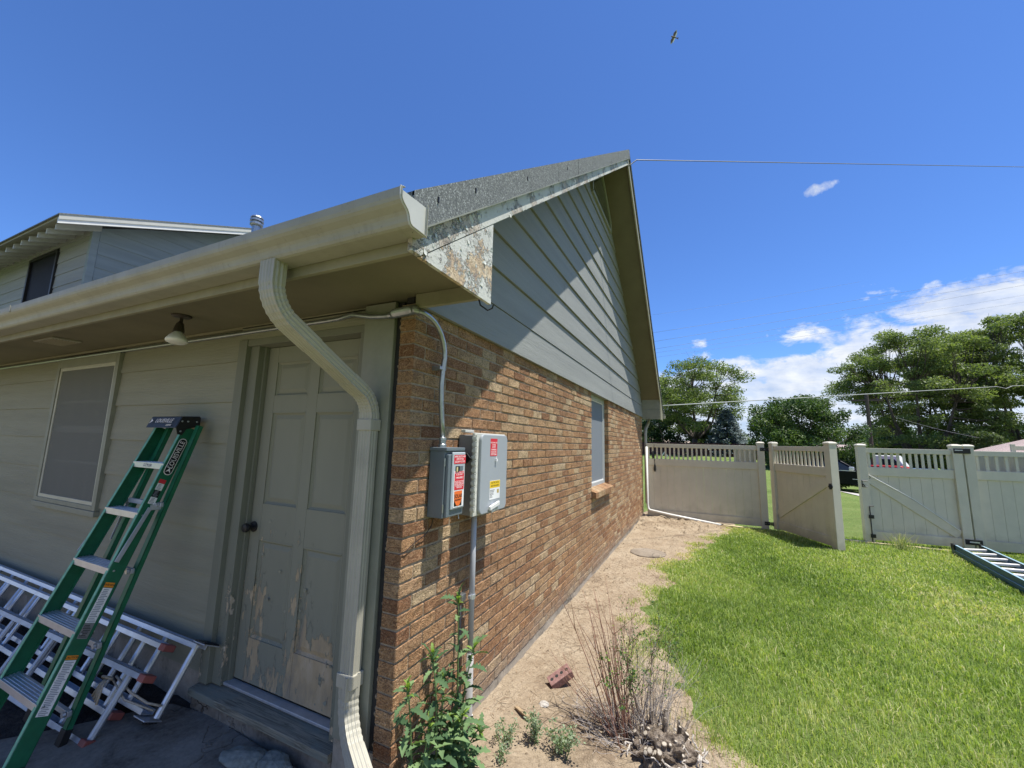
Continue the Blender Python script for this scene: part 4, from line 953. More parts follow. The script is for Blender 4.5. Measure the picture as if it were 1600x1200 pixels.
post(g2, A2.x, A2.y, 1.715, .127, .02, .05); post(g2, B2.x, B2.y, 1.735, .127, -.05, .05)
panel(g2, tuple(A2 + d2 * .064), tuple(d2), L2 - .128, FT, 14, brace=((.02, 1.12), (L2 - .15, .26)), zb=.06)
# diagonal anti-sag cable lying on the brace
MB().tube([A2.to_3d() + Vector((.07, -.05, 1.19)), (4.6, 7.985, .80), B2.to_3d() + Vector((-.08, -.05, .33))], .006, 6).build('cable', M['white'], g2)
dr = MB(); ax_, ay_ = A2.x + .03, A2.y - .078
dr.tube([(ax_, ay_, .02), (ax_, ay_, .62), (ax_ + .0, ay_, .64), (ax_ + .06, ay_, .645)], .008, 8)
for z in (.13, .46): dr.box(ax_ - .02, ax_ + .05, ay_ - .008, ay_ + .018, z - .03, z + .03)
dr.build('drop_rod', M['black'], g2)
lk = MB(); zz = 1.03
lk.box(A2.x - .045, A2.x - .035, ay_ - .0, ay_ + .018, zz - .06, zz + .06); lk.tube([(A2.x - .04, ay_, zz + .055), (A2.x + .04, ay_, zz + .055)], .006, 6); lk.tube([(A2.x - .04, ay_, zz - .055), (A2.x + .035, ay_, zz - .055)], .006, 6); lk.tube([(A2.x - .03, ay_, zz), (A2.x - .01, ay_ - .01, zz - .04)], .008, 6)
lk.build('latch', M['black'], g2)
fb = thing('vinyl_fence', 'tan vinyl fence section running out of frame on the right behind the blue ladder', 'fence')
post(fb, 5.395, 8.085, 1.735, .127); panel(fb, (5.46, 8.12), (1, .06), 2.9, FT - .01, 24); post(fb, 8.43, 8.30, 1.725)
for z in (1.655, .165):
    MB().box(5.19, 5.40, 7.985, 8.010, z - .042, z + .042).build('hinge', M['black'], fb, bevel=.004)
MB().box(5.20, 5.30, 7.980, 7.9845, 1.662, 1.672).build('hinge_glint', M['alu'], fb); MB().box(5.24, 5.36, 7.980, 7.9845, .158, .176).build('hinge_glint', M['alu'], fb)
# second run of fence seen through those pickets, and a leaning slat hooked over its top
fc = thing('vinyl_fence', 'second tan vinyl fence run standing close behind the right hand pickets', 'fence')
for i in range(11):
    x = 5.52 + i * .26
    if i == 5: x += .03
    MB().box(x, x + (.25 if i != 4 else .215), 8.36 + (x - 5.5) * .06, 8.38 + (x - 5.5) * .06, .05, 1.640).build('board', V_, fc, bevel=.003)
MB().box(5.5, 8.4, 8.34, 8.36, .3, .42).build('rail', V_, fc)
hk = MB(); hk.box(6.00, 6.055, 8.22, 8.25, 1.655, 1.79); hk.box(6.055, 6.5, 8.23, 8.245, 1.69, 1.76); tag(hk.build('rail_offcut', V_, None, bevel=.003), 'tan rail offcut hooked over the top of the right fence', 'offcut')
o = MB().box(1.90, 2.30, 8.52, 8.54, 1.0, 1.60).build('shade_panel', V_, None, bevel=.003); tag(o, 'made-up vinyl panel imitating shade behind the last pickets before the first gate post', 'panel')  # added panel that imitates the grey shade between these pickets
# black strap thrown over the fence
sp_ = MB(); sp_.tube([(.27, 8.445, 1.45), (.27, 8.44, 1.66), (.272, 8.42, 1.682), (.275, 8.395, 1.66), (.27, 8.388, 1.45), (.28, 8.385, 1.22)], .007, 6); sp_.lathe((.28, 8.383, 1.05), [(.003, -.02), (.026, .02), (.022, .10), (.008, .17)], 8); sp_.lathe((.245, 8.40, 1.40), [(.01, -.07), (.03, -.03), (.03, .05), (.01, .10)], 8)
tag(sp_.build('strap', M['black'], None), 'black strap hanging over the fence top near the house corner', 'strap')
# timber along the ground under the gates
for i, (a, b, lab) in enumerate([((1.62, 8.22, .02), (2.42, 8.24, .0), 'yellowed ground board below the fence between white leader and gate post'), ((3.30, 7.95, .01), (5.15, 7.92, .0), 'yellowed ground board lying under the closed gate')]):
    o = MB().bar(a, b, .09, .035).build('ground_board', plain('sun bleached board %s' % 'ab'[i], (.50, .42, .25), .85, var=.3, scale=8), bevel=.004); tag(o, lab, 'board')
o = MB().bar((5.75, 7.70, .02), (6.6, 8.0, .03), .02, .02).bar((6.6, 8.0, .03), (6.45, 7.75, .03), .02, .02).build('white_stake', M['white']); tag(o, 'thin white stake lying in the grass behind the blue ladder', 'stake')

# ================================================================== ELECTRICAL GEAR ON THE WALLS
def conduit(path, r, name, parent, mat=M['galv'], n=12): return MB().tube(path, r, n).build(name, mat, parent, smooth=True)
co = thing('conduit', 'metal conduit under the soffit turning the corner and dropping into the small switch box', 'conduit')
cy = .040
path = [(XL + .5, cy, 2.288), (-5.5, cy, 2.290), (-3.2, cy - .002, 2.288), (-1.2, cy, 2.289), (-.68, cy, 2.289), (-.58, cy - .002, 2.291), (-.50, cy - .020, 2.292), (-.42, cy - .055, 2.282), (-.34, cy - .07, 2.262), (-.26, cy - .075, 2.245), (-.18, cy - .075, 2.238), (-.12, cy - .075, 2.238)]
conduit(path, .0135, 'pipe', co)
lb = MB()
def capsule(c, d, up, L_, w, h):
    c, d, up = Vector(c), Vector(d).normalized(), Vector(up); s = d.cross(up).normalized(); up = s.cross(d); rg = []
    for t, k_ in ((-.5, .55), (-.42, .92), (-.3, 1), (.3, 1), (.42, .92), (.5, .55)):
        rg.append([c + d * t * L_ + s * math.cos(a) * w / 2 * k_ + up * math.sin(a) * h / 2 * k_ for a in [2 * math.pi * i / 12 for i in range(12)]])
    return rg
lb.loft(capsule((-.045, cy - .077, 2.247), (1, .0, .05), (0, -.35, 1), .17, .040, .050)); lb.build('elbow_body', M['galv'], co, bevel=.003)
MB().loft(capsule((-.047, cy - .099, 2.240), (1, .0, .05), (0, -.35, 1), .125, .010, .040)).build('elbow_cover', M['galv'], co)
for x in (-.135, -.126): MB().lathe((x, cy - .076, 2.238), [(.018, -.004), (.018, .004)], 12, (1, 0, 0)).build('coupling_ring', M['galv'], co)
bend = [(.03, -.030, 2.245), (.055, -.005, 2.238)] + [(.058, .0 + .19 * math.sin(R(a)) , 2.045 + .19 * math.cos(R(a))) for a in range(12, 91, 13)] + [(.052, .188, 2.00), (.048, .186, 1.90), (.048, .192, 1.80), (.05, .205, 1.70), (.052, .215, 1.62)]
conduit(bend, .0135, 'pipe', co)
MB().lathe((.028, -.032, 2.246), [(.018, -.012), (.018, .012)], 12, (.9, .9, -.2)).build('coupling_ring', M['galv'], co)
MB().lathe((.052, .216, 1.600), [(.022, -.03), (.022, -.016), (.018, -.012), (.018, .004), (.021, .006), (.021, .018), (.016, .022)], 14).build('connector', M['galv'], co)
MB().box(.0, .030, .155, .172, 1.975, 2.0).box(.026, .060, .150, .205, 1.978, 1.996).build('pipe_strap', M['galv'], co, bevel=.002)
# --- small fused switch box
G1 = plain('switch box enamel', (.13, .16, .175), .42, spec=.5, var=.05); G2 = plain('switch cover enamel', (.40, .45, .47), .38, spec=.5, var=.05)
sw = thing('switch_box', 'small grey switch box on the brick wall with red and orange stickers', 'electrical box')
sx = .097; ya, yb, za, zb = .176, .342, 1.215, 1.560
MB().box(.004, sx, ya, yb, za, zb - .008).build('box_body', G1, sw, bevel=.003)
MB().box(.004, sx + .016, ya - .006, yb + .006, zb - .008, zb + .010).build('rain_lid', G1, sw, bevel=.003)
MB().box(sx + .001, sx + .020, ya + .008, yb - .004, za + .004, zb - .025).build('cover', G1, sw, bevel=.004)
MB().box(sx + .020, sx + .030, ya + .032, yb - .010, za + .040, zb - .014).build('raised_panel', G2, sw, bevel=.006)
for z in (za + .05, za + .28): MB().lathe((sx + .004, ya - .003, z), [(.004, -.020), (.004, .020)], 8).build('hinge_pin', M['galv'], sw)
MB().tube([(sx + .01, yb - .03, za + .006), (sx + .014, yb - .03, za - .018)], .003, 6).build('hasp', M['galv'], sw)
RED = plain('red sticker', (.62, .028, .045), .45, var=.06); ORG = plain('orange sticker', (.80, .17, .035), .45, var=.05); YEL = plain('yellow sticker', (.82, .55, .02), .45, var=.05); WHT = plain('white sticker', (.80, .80, .78), .45, var=.04)
LTR = plain('white print', (.85, .80, .78), .5, var=.02); BLK = plain('black print', (.02, .02, .02), .5, var=.1)
def sticker(parent, name, mat, x, y0, y1, z0, z1, r=.004):
    pts = []
    for (cy_, cz_, a0) in ((y1 - r, z1 - r, 0), (y0 + r, z1 - r, 90), (y0 + r, z0 + r, 180), (y1 - r, z0 + r, 270)):
        for a in (0, 45, 90): pts.append((x, cy_ + r * math.cos(R(a0 + a)), cz_ + r * math.sin(R(a0 + a))))
    return MB().prism(pts, (.0008, 0, 0)).build(name, mat, parent)
FX = sx + .0302
def print_(parent, body, size, mat, x, y, z, sx_=1.0, align='CENTER'): return text_mesh('lettering', body, size, mat, parent, (x + .0009, y, z), (0, 1, 0), (0, 0, 1), .00025, align, sx_)
st1 = sticker(sw, 'red_sticker', RED, FX, ya + .044, yb - .010, zb - .074, zb - .028); print_(st1, 'RAPID SHUTDOWN\nSWITCH FOR\nSOLAR PV SYSTEM', .0145, LTR, FX, (ya + yb + .034) / 2, zb - .051, .82)
MB().box(FX - .004, FX + .004, ya + .060, ya + .092, zb - .114, zb - .086).build('label_window', M['black'], sw); MB().box(FX - .003, FX + .0045, ya + .064, ya + .078, zb - .114, zb - .090).build('toggle', plain('brass', (.6, .5, .25), .4), sw)
MB().box(FX - .004, FX + .003, ya + .098, ya + .130, zb - .110, zb - .086).build('label_window', G1, sw)
bk = sticker(sw, 'backing_plate', WHT, FX + .0003, ya + .047, yb - .018, zb - .296, zb - .112, .006)
st2 = sticker(sw, 'red_sticker', RED, FX + .0012, ya + .053, yb - .022, zb - .208, zb - .114, .002)
ym = (ya + .053 + yb - .020) / 2
print_(st2, 'PHOTOVOLTAIC SYSTEM\nAC DISCONNECT', .0105, LTR, FX + .0012, ym, zb - .126, .78); print_(st2, '\u26a0WARNING'.replace('\u26a0', '! ') + ' !', .0150, LTR, FX + .0012, ym, zb - .147, .85)
print_(st2, 'ELECTRIC SHOCK HAZARD\nTERMINALS ON BOTH THE\nLINE AND LOAD SIDES MAY\nBE ENERGIZED IN THE\nOPEN POSITION', .0088, LTR, FX + .0012, ym, zb - .181, .78)
pz0, pz1 = zb - .290, zb - .214
MB().box(FX + .0011, FX + .0017, ya + .056, yb - .036, pz0, pz1).build('black_corner', M['black'], sw)
o5 = MB().prism([(FX + .0019, a, b) for a, b in ((ya + .056, pz0 + .03), (ya + .078, pz0 + .004), (ya + .095, pz0), (yb - .058, pz0 + .004), (yb - .036, pz0 + .03), (yb - .036, pz1), (ya + .056, pz1))], (.0006, 0, 0)).build('orange_sticker', ORG, sw)
print_(o5, 'SOLAR', .027, BLK, FX + .0024, (ya + yb + .02) / 2, pz0 + .050, .92); print_(o5, 'DISCONNECT', .0105, BLK, FX + .0024, (ya + yb + .02) / 2, pz0 + .031, 1.0)
# --- large grey enclosure
G3 = plain('enclosure door', (.335, .365, .385), .45, spec=.4, var=.04, scale=3); G4 = plain('enclosure plastic', (.52, .52, .46), .5, var=.06)
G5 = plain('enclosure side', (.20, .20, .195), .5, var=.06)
en = thing('equipment_enclosure', 'large grey equipment enclosure beside the small switch box with hinged cover', 'electrical box')
ex = .118; y0, y1, z0, z1 = .446, .838, 1.185, 1.655
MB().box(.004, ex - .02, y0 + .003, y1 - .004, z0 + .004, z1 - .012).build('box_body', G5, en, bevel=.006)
MB().box(ex - .02, ex - .001, y0, y1, z0, z1).build('flange', G4, en, bevel=.004)
MB().box(.02, .05, y0 + .0, y0 + .10, z1 + .001, z1 + .018).build('top_bracket', G4, en, bevel=.003)
pts = []; r = .035
for (cy_, cz_, a0) in ((y1 - r, z1 - r - .006, 0), (y0 + .045 + r, z1 - r - .006, 90), (y0 + .045 + r, z0 + r + .004, 180), (y1 - r, z0 + r + .004, 270)):
    for a in range(0, 91, 15): pts.append((ex, cy_ + r * math.cos(R(a0 + a)), cz_ + r * math.sin(R(a0 + a))))
MB().prism(pts, (.018, 0, 0)).build('cover', G3, en, bevel=.005)
hm = MB().box(0, .026, -.014, .012, 0, .016).box(.006, .030, -.010, .0, -.007, .024).mesh('hinge_knuckle', plain('hinge cream', (.66, .66, .58), .5))
for i in range(12): o = link('hinge_knuckle', hm, en); o.location = (ex - .010, y0 - .005, z0 + .035 + i * .036)
EX = ex + .0182
r1 = sticker(en, 'red_sticker', RED, EX, .600, .690, 1.520, 1.625, .002)
print_(r1, 'PHOTOVOLTAIC', .0135, LTR, EX, .645, 1.600, .85); print_(r1, 'POWER\nSOURCE', .0135, LTR, EX, .645, 1.580, .95); print_(r1, 'WARNING', .0145, LTR, EX, .645, 1.558, .95); print_(r1, 'ELECTRIC SHOCK\nHAZARD. DO NOT\nTOUCH TERMINALS', .0100, LTR, EX, .645, 1.537, .85)
pdl = MB(); pdl.box(EX - .001, EX + .012, .664, .678, 1.487, 1.503); pdl.tube([(EX + .006, .667, 1.503), (EX + .006, .667, 1.515), (EX + .006, .675, 1.515), (EX + .006, .675, 1.503)], .0018, 6); pdl.build('tag', WHT, en)
yl = sticker(en, 'warning_label', WHT, EX, .605, .740, 1.262, 1.372, .001); ytop = MB().box(EX + .0009, EX + .0014, .606, .739, 1.330, 1.371).build('label_header', YEL, yl)
print_(yl, 'ELECTRIC SHOCK', .0150, BLK, EX + .0006, .672, 1.360, .85); print_(yl, 'AND FIRE HAZARD', .0150, BLK, EX + .0006, .672, 1.342, .80)
print_(yl, 'Disconnect power\nbefore servicing.\nNo user parts\ninside. Refer to\nqualified\npersonnel.', .0088, BLK, EX, .610, 1.297, .9, 'LEFT')
MB().box(EX + .0009, EX + .0013, .702, .726, 1.295, 1.318).build('pictogram', plain('label ochre', (.50, .36, .08), .5), yl)
lv = thing('lever', None, None); lv.parent = en
MB().bar((EX + .012, .590, 1.215), (EX + .018, .700, 1.238), .026, .014, (1, 0, 0)).build('lever_grip', M['white'], en, bevel=.004)
MB().bar((EX + .012, .612, 1.196), (EX + .012, .690, 1.212), .016, .010, (1, 0, 0)).box(EX - .002, EX + .010, .635, .672, 1.190, 1.236).build('lever_bracket', M['alu'], en, bevel=.002)
bpy.data.objects.remove(lv)
# rotary handle (square black knob) on the enclosure's side
rk = MB(); ck = Vector((.080, y0 - .022, 1.510)); a = Vector((.030, 0, .030)); b = Vector((-.030, 0, .030)); rk.obox(ck - (a + b) / 2 + Vector((0, -.008, 0)), a, b, (0, .016, 0)); rk.lathe(ck, [(.012, 0), (.012, .022)], 10, (0, 1, 0)); rk.build('rotary_knob', M['black'], en, bevel=.002)
# conduit down from the enclosure into the soil, with standoff and clamps
cd2 = thing('conduit', 'light grey conduit dropping from the large enclosure to the soil past the weeds', 'conduit')
PVC = plain('grey pvc conduit', (.40, .41, .43), .45, var=.08, scale=6); PVCd = plain('muddy pvc', (.17, .15, .12), .7, var=.2, scale=20)
conduit([(.055, .575, 1.20), (.055, .578, .9), (.058, .58, .42)], .0165, 'pipe', cd2, PVC, 14); conduit([(.058, .58, .42), (.060, .585, .0), (.06, .585, -.15)], .0205, 'sleeve', cd2, plain('weathered pvc', (.33, .32, .30), .6, var=.15, scale=14), 14)
MB().lathe((.06, .585, .02), [(.0212, -.06), (.0212, .06)], 14).build('muddy_end', PVCd, cd2); MB().lathe((.06, .585, .09), [(.0225, 0), (.0225, .006)], 14).build('tie', M['white'], cd2)
MB().box(.0, .030, .515, .558, .700, .740).build('standoff_channel', M['galv'], cd2, bevel=.003); MB().lathe((.056, .579, .72), [(.021, -.012), (.021, .012)], 14).box(.045, .062, .553, .610, .712, .728).build('clamp', M['alu'], cd2)
conduit([(.03, .50, .69), (.03, .505, .4), (.032, .51, -.05)], .008, 'thin_cable', cd2, M['black'], 6)
wr = MB().tube([(.03, .20, 1.215), (.02, .20, 1.17), (.012, .16, 1.13), (.008, .09, 1.11), (.008, .02, 1.08), (.0, -.02, 1.075)], .0022, 5); tag(wr.build('wire', M['black'], None), 'thin black wire looping from under the switch box to the wall corner', 'wire')
hkc = MB().tube([(RX - .05, -.02, 2.26), (RX - .045, -.015, 2.235), (RX - .02, .012, 2.215), (RX + .0, .02, 2.225), (RX + .005, .02, 2.24)], .004, 6); tag(hkc.build('cable_stub', M['black'], None), 'short black cable stub curling out under the roof return', 'cable')
# --- flood lamp under the soffit
fl = thing('flood_lamp', 'bare reflector bulb in a bronze swivel holder under the soffit', 'lamp', (-1.60, -.265, SZ))
BR = plain('bronze lamp holder', (.06, .05, .04), .45, metal=.3, var=.2)
MB().lathe((0, 0, 0), [(.052, 0), (.052, -.008), (.044, -.014), (.014, -.018)], 20).build('mount_plate', BR, fl)
dl = Vector((.10, -.10, -1)).normalized()
MB().tube([(0, 0, -.014), (.002, .0, -.035), (.004, -.004, -.05)], [.009, .009, .012], 10).build('swivel', BR, fl)
MB().lathe(Vector((.004, -.004, -.045)), [(.012, 0), (.020, .012), (.027, .045), (.030, .065), (.022, .068)], 16, dl).build('socket', BR, fl, smooth=False)
LG = plain('frosted bulb glass', (.72, .72, .68), .18, spec=.7, var=.03); bc = Vector((.004, -.004, -.045)) + dl * .066
MB().lathe(bc, [(.020, -.005), (.028, .010), (.044, .028), (.055, .048), (.057, .056), (.054, .064), (.040, .071), (.020, .075), (.002, .076)], 28, dl).build('bulb', LG, fl, smooth=True)
# ================================================================== GREEN STEP LADDER
GRN = plain('green fibreglass', (.010, .125, .058), .42, spec=.45, var=.18, scale=18); GRL = plain('light green fibreglass edge', (.12, .36, .24), .5, var=.25, scale=30)  # lighter green for the front flanges
sl = thing('step_ladder', 'green fibreglass step ladder leaning folded against the siding', 'ladder')
def frp(i, side):      # front rail outer front corner at step index i (0 = first tread); side +1 right, -1 left
    y = -.165 - .1065 * i; z = 1.420 - .2815 * i
    xr = -1.768 + .028 * i
    w = .348 + .030 * (i + 1)
    return Vector((xr if side > 0 else xr - w, y, z))
i0, i1 = -.86, 5.02
dn = (frp(3, 1) - frp(0, 1)).normalized(); dz_ = Vector((0, -.1065, -.2815)).normalized(); nf = Vector((0, -dz_.z, dz_.y)); nf = nf if nf.y < 0 else -nf   # towards camera/up
rail_d = .076
for s in (1, -1):
    a, b = frp(i0, s), frp(i1, s); X1 = Vector((1, 0, 0)); inn = -X1 * s
    web = MB().obox(a, b - a, -nf * rail_d, inn * .0045); o = web.build('front_rail', GRN, sl, bevel=.001)
    MB().obox(a, b - a, -nf * .0045, inn * .026).build('rail_flange', GRL if s > 0 else GRN, o, bevel=.001) if s > 0 else MB().obox(a, b - a, -nf * .0045, inn * .024).build('rail_flange', GRL, o, bevel=.001)
    MB().obox(a - nf * (rail_d - .0045), b - a, -nf * .0045, inn * .024).build('rail_flange', GRN, o, bevel=.001)
    MB().obox(b - nf * .002 - dn * .07 - inn * .002, dn * .075, -nf * (rail_d - .004), inn * .034).build('rail_foot', M['black'], o, bevel=.003)
for i in range(5):
    a = frp(i, -1) + Vector((.006, 0, 0)); b = frp(i, 1) - Vector((.006, 0, 0)); L_ = b - a
    back = Vector((0, 1, 0)); t = MB(); t.obox(a + Vector((0, -.002, 0)), L_, back * .078, (0, 0, -.003))
    t.obox(a + Vector((0, -.004, .001)), L_, back * .004, (0, 0, -.036)); t.obox(a + back * .074, L_, back * .003, (0, 0, -.03))
    for j in range(5): t.obox(a + Vector((0, .006 + j * .014, 0)), L_, back * .006, (0, 0, .0022))
    o = t.build('tread', M['alu'], sl, bevel=.0008)
    for s, p in ((1, b), (-1, a)):
        MB().lathe(p + Vector((.0085 * s, .02, -.017)), [(.006, 0), (.005, .003), (.001, .004)], 8, (s, 0, 0)).build('rivet', M['galv'], o)
if True:
    a = frp(0, -1); o = text_mesh('lettering', 'S.TYLER', .026, plain('marker ink', (.10, .11, .2), .6), sl, frp(0, -1).lerp(frp(0, 1), .50) + Vector((0, -.0048, -.017)), (1, 0, 0), (0, 0, 1), .0002, 'CENTER', 1.1, .2)
# rear rails, standing a little behind at the bottom
def rrp(t, s):
    top = Vector((-1.705 if s > 0 else -2.095, -.030, 1.665)); bot = Vector((-1.705 if s > 0 else -2.150, -.470, .03)); return top.lerp(bot, t)
rdn = (rrp(1, 1) - rrp(0, 1)).normalized(); rnf = Vector((0, rdn.z, -rdn.y)).normalized(); rnf = rnf if rnf.y < 0 else -rnf
for s in (1, -1):
    a, b = rrp(0, s), rrp(1, s); inn = Vector((-s, 0, 0)); o = MB().obox(a, b - a, -rnf * .004, inn * .042).obox(a, b - a, -rnf * .026, inn * .004).obox(a + inn * .038, b - a, -rnf * .026, inn * .004).build('rear_rail', GRN, sl, bevel=.001)
    MB().obox(b - rdn * .065 - inn * .004 + rnf * .004, rdn * .07, -rnf * .034, inn * .05).build('rail_foot', M['black'], o, bevel=.003)
for t in (.30, .52, .74, .92):
    a, b = rrp(t, -1) + Vector((.01, -.01, 0)), rrp(t, 1) + Vector((-.01, -.01, 0)); MB().bar(a, b, .028, .018, (0, 1, 0)).build('rear_brace', M['alu_dull'], sl, bevel=.002)
    MB().lathe(b + Vector((-.02, -.012, 0)), [(.014, 0), (.014, .012)], 10, (0, -1, 0)).build('brace_end', M['alu'], sl)
# spreader arms hanging on the right side and left
for s in (1, -1):
    top = frp(1.02, s) + Vector((.010 * s, .050, .03)); MB().bar(top, top + Vector((.0, .075, -.002)), .005, .030, (0, 0, 1)).build('spreader_plate', M['alu_dull'], sl, bevel=.001)
    MB().bar(top, frp(2.0, s) + Vector((.010 * s, .022, .03)), .005, .022, (0, -1, .3)).build('spreader_arm', M['alu_dull'], sl, bevel=.001)
    MB().bar(top + Vector((0, .072, 0)), top + Vector((.004 * s, .072 - .055, -.235)), .005, .022, (0, -1, .3)).build('spreader_arm', M['alu_dull'], sl, bevel=.001)
# top cap
ct_ = MB(); x0, x1 = frp(i0, -1).x - .004, frp(i0, 1).x + .006
CAPM = plain('dark ladder cap', (.02, .025, .036), .45, var=.2)
ct_.add([(x0, -.128, 1.645), (x1, -.128, 1.645), (x1, .0, 1.668), (x0, .0, 1.668), (x0, -.098, 1.722), (x1, -.098, 1.722), (x1, .012, 1.728), (x0, .012, 1.728)], [(3,2,1,0),(4,5,6,7),(0,1,5,4),(1,2,6,5),(2,3,7,6),(3,0,4,7)])
cap = ct_.build('top_cap', CAPM, sl, bevel=.004)
br = MB().prism([(x1 + .001, -.124, 1.645), (x1 + .001, -.112, 1.605), (x1 + .001, -.085, 1.600), (x1 + .001, -.065, 1.640), (x1 + .001, -.010, 1.655), (x1 + .001, .012, 1.665), (x1 + .001, .012, 1.722), (x1 + .001, -.096, 1.720)], (.0035, 0, 0)).build('cap_bracket', M['black'], sl)
for y, z in ((-.093, 1.690), (-.060, 1.690), (-.008, 1.690), (-.097, 1.625)): MB().lathe((x1 + .004, y, z), [(.0065, 0), (.006, .003), (.002, .005)], 10, (1, 0, 0)).build('rivet', M['galv'], br)
cf = Vector(((x0 + x1) / 2, -.1175, 1.687)); cu = Vector((0, .030, .077)).normalized(); cn = Vector((0, -cu.z, cu.y))
text_mesh('lettering', 'LOUISVILLE', .040, LTR, cap, cf + Vector((.022, 0, .004)) + cn * .0030, (1, 0, 0), cu, .0004, 'CENTER', 1.02, .3)
text_mesh('lettering', 'LADDER', .016, LTR, cap, cf + Vector((.10, .0, 0)) - cu * .026 + cn * .0030, (1, 0, 0), cu, .0004, 'CENTER', 1.0, .3)
ar_ = MB(); q0 = cf + Vector((-.128, 0, .004)) + cn * .003; ar_.prism([q0 + Vector((-.018, 0, 0)) - cu * .018, q0 + Vector((.016, 0, 0)), q0 + Vector((-.018, 0, 0)) + cu * .018, q0 + Vector((-.008, 0, 0))], cn * .0006); ar_.build('arrow_mark', LTR, cap)
# stickers on the right rail's outer web
def on_rail(i, u, off=.0006): return frp(i, 1) - nf * u + Vector((off, 0, 0))
def rail_patch(name, mat, ia, ib, u0, u1, off=.0006, parent=sl, round_=False):
    A, B_ = on_rail(ia, 0, 0), on_rail(ib, 0, 0); d = (B_ - A); 
    if not round_: return MB().obox(A - nf * u0 + Vector((off - .0004, 0, 0)), d, -nf * (u1 - u0), (.0006, 0, 0)).build(name, mat, parent)
    dl_ = d.normalized(); Ln = d.length; w_ = (u1 - u0); r = w_ / 2; pts = []
    c0 = A - nf * (u0 + r) + dl_ * r; c1 = A - nf * (u0 + r) + dl_ * (Ln - r)
    for a in range(0, 181, 20): pts.append(c0 + nf * math.cos(R(a)) * r - dl_ * math.sin(R(a)) * r)
    for a in range(0, 181, 20): pts.append(c1 - nf * math.cos(R(a)) * r + dl_ * math.sin(R(a)) * r)
    return MB().prism([p + Vector((off - .0004, 0, 0)) for p in pts], (.0006, 0, 0)).build(name, mat, parent)
rail_patch('name_plate_rim', LTR, -.60, .20, .014, .062, .0006, round_=True); npl = rail_patch('name_plate', M['black'], -.585, .185, .0175, .0585, .0014, round_=True)
mid_ = on_rail(-.24, .0385, .0016); text_mesh('lettering', 'LOUISVILLE', .040, LTR, npl, mid_, -dn, nf, .0004, 'CENTER', .90)
ar_ = MB(); q0 = on_rail(.10, .0385, .0017); ar_.prism([q0 + dn * .014 + nf * .014, q0 - dn * .016, q0 + dn * .014 - nf * .014, q0 + dn * .004], (.0006, 0, 0)); ar_.build('arrow_mark', LTR, npl)
def label_lines(parent, ia, ib, u0, u1, n, mat, off):
    d = frp(ib, 1) - frp(ia, 1); mb = MB(); q3 = random.Random(n)
    for j in range(n):
        f = (j + .5) / n; A = frp(ia, 1) + d * f + Vector((off, 0, 0)); l0 = u0 + q3.uniform(0, .12) * (u1 - u0); l1 = u1 - q3.uniform(0, .35) * (u1 - u0)
        mb.obox(A - nf * l0, dn * (d.length / n * .42), -nf * (l1 - l0), (.0003, 0, 0))
    return mb.build('fine_print', mat, parent)
GRY = plain('grey print', (.25, .26, .30), .5)
p = rail_patch('red_label', RED, .30, .38, .018, .055); p = rail_patch('white_label', WHT, .385, .52, .018, .055); label_lines(p, .39, .51, .021, .052, 5, GRY, .0014)
p = rail_patch('black_label', M['black'], .525, .66, .018, .055); label_lines(p, .53, .65, .021, .052, 5, GRY, .0014); p = rail_patch('white_label', WHT, .665, .80, .018, .055); label_lines(p, .67, .79, .021, .052, 5, GRY, .0014)
ORL = plain('orange label', (.75, .27, .02), .5)
p = rail_patch('orange_label', ORL, 2.22, 2.30, .016, .060); text_mesh('lettering', 'WARNING', .014, BLK, p, on_rail(2.26, .038, .0012), nf * -1, -dn, .0003)
p = rail_patch('white_label', WHT, 2.31, 2.86, .016, .060); label_lines(p, 2.32, 2.85, .019, .057, 20, GRY, .0014); p = rail_patch('grey_label', plain('grey label', (.2, .2, .2), .5), 2.865, 3.10, .016, .060); label_lines(p, 2.88, 3.08, .019, .057, 8, BLK, .0014)
p = rail_patch('orange_label', ORL, 3.34, 3.40, .014, .062); text_mesh('lettering', 'CAUTION', .013, BLK, p, on_rail(3.37, .038, .0012), nf * -1, -dn, .0003)
p = rail_patch('white_label', WHT, 3.41, 4.16, .014, .062); label_lines(p, 3.42, 4.15, .017, .059, 30, GRY, .0014)

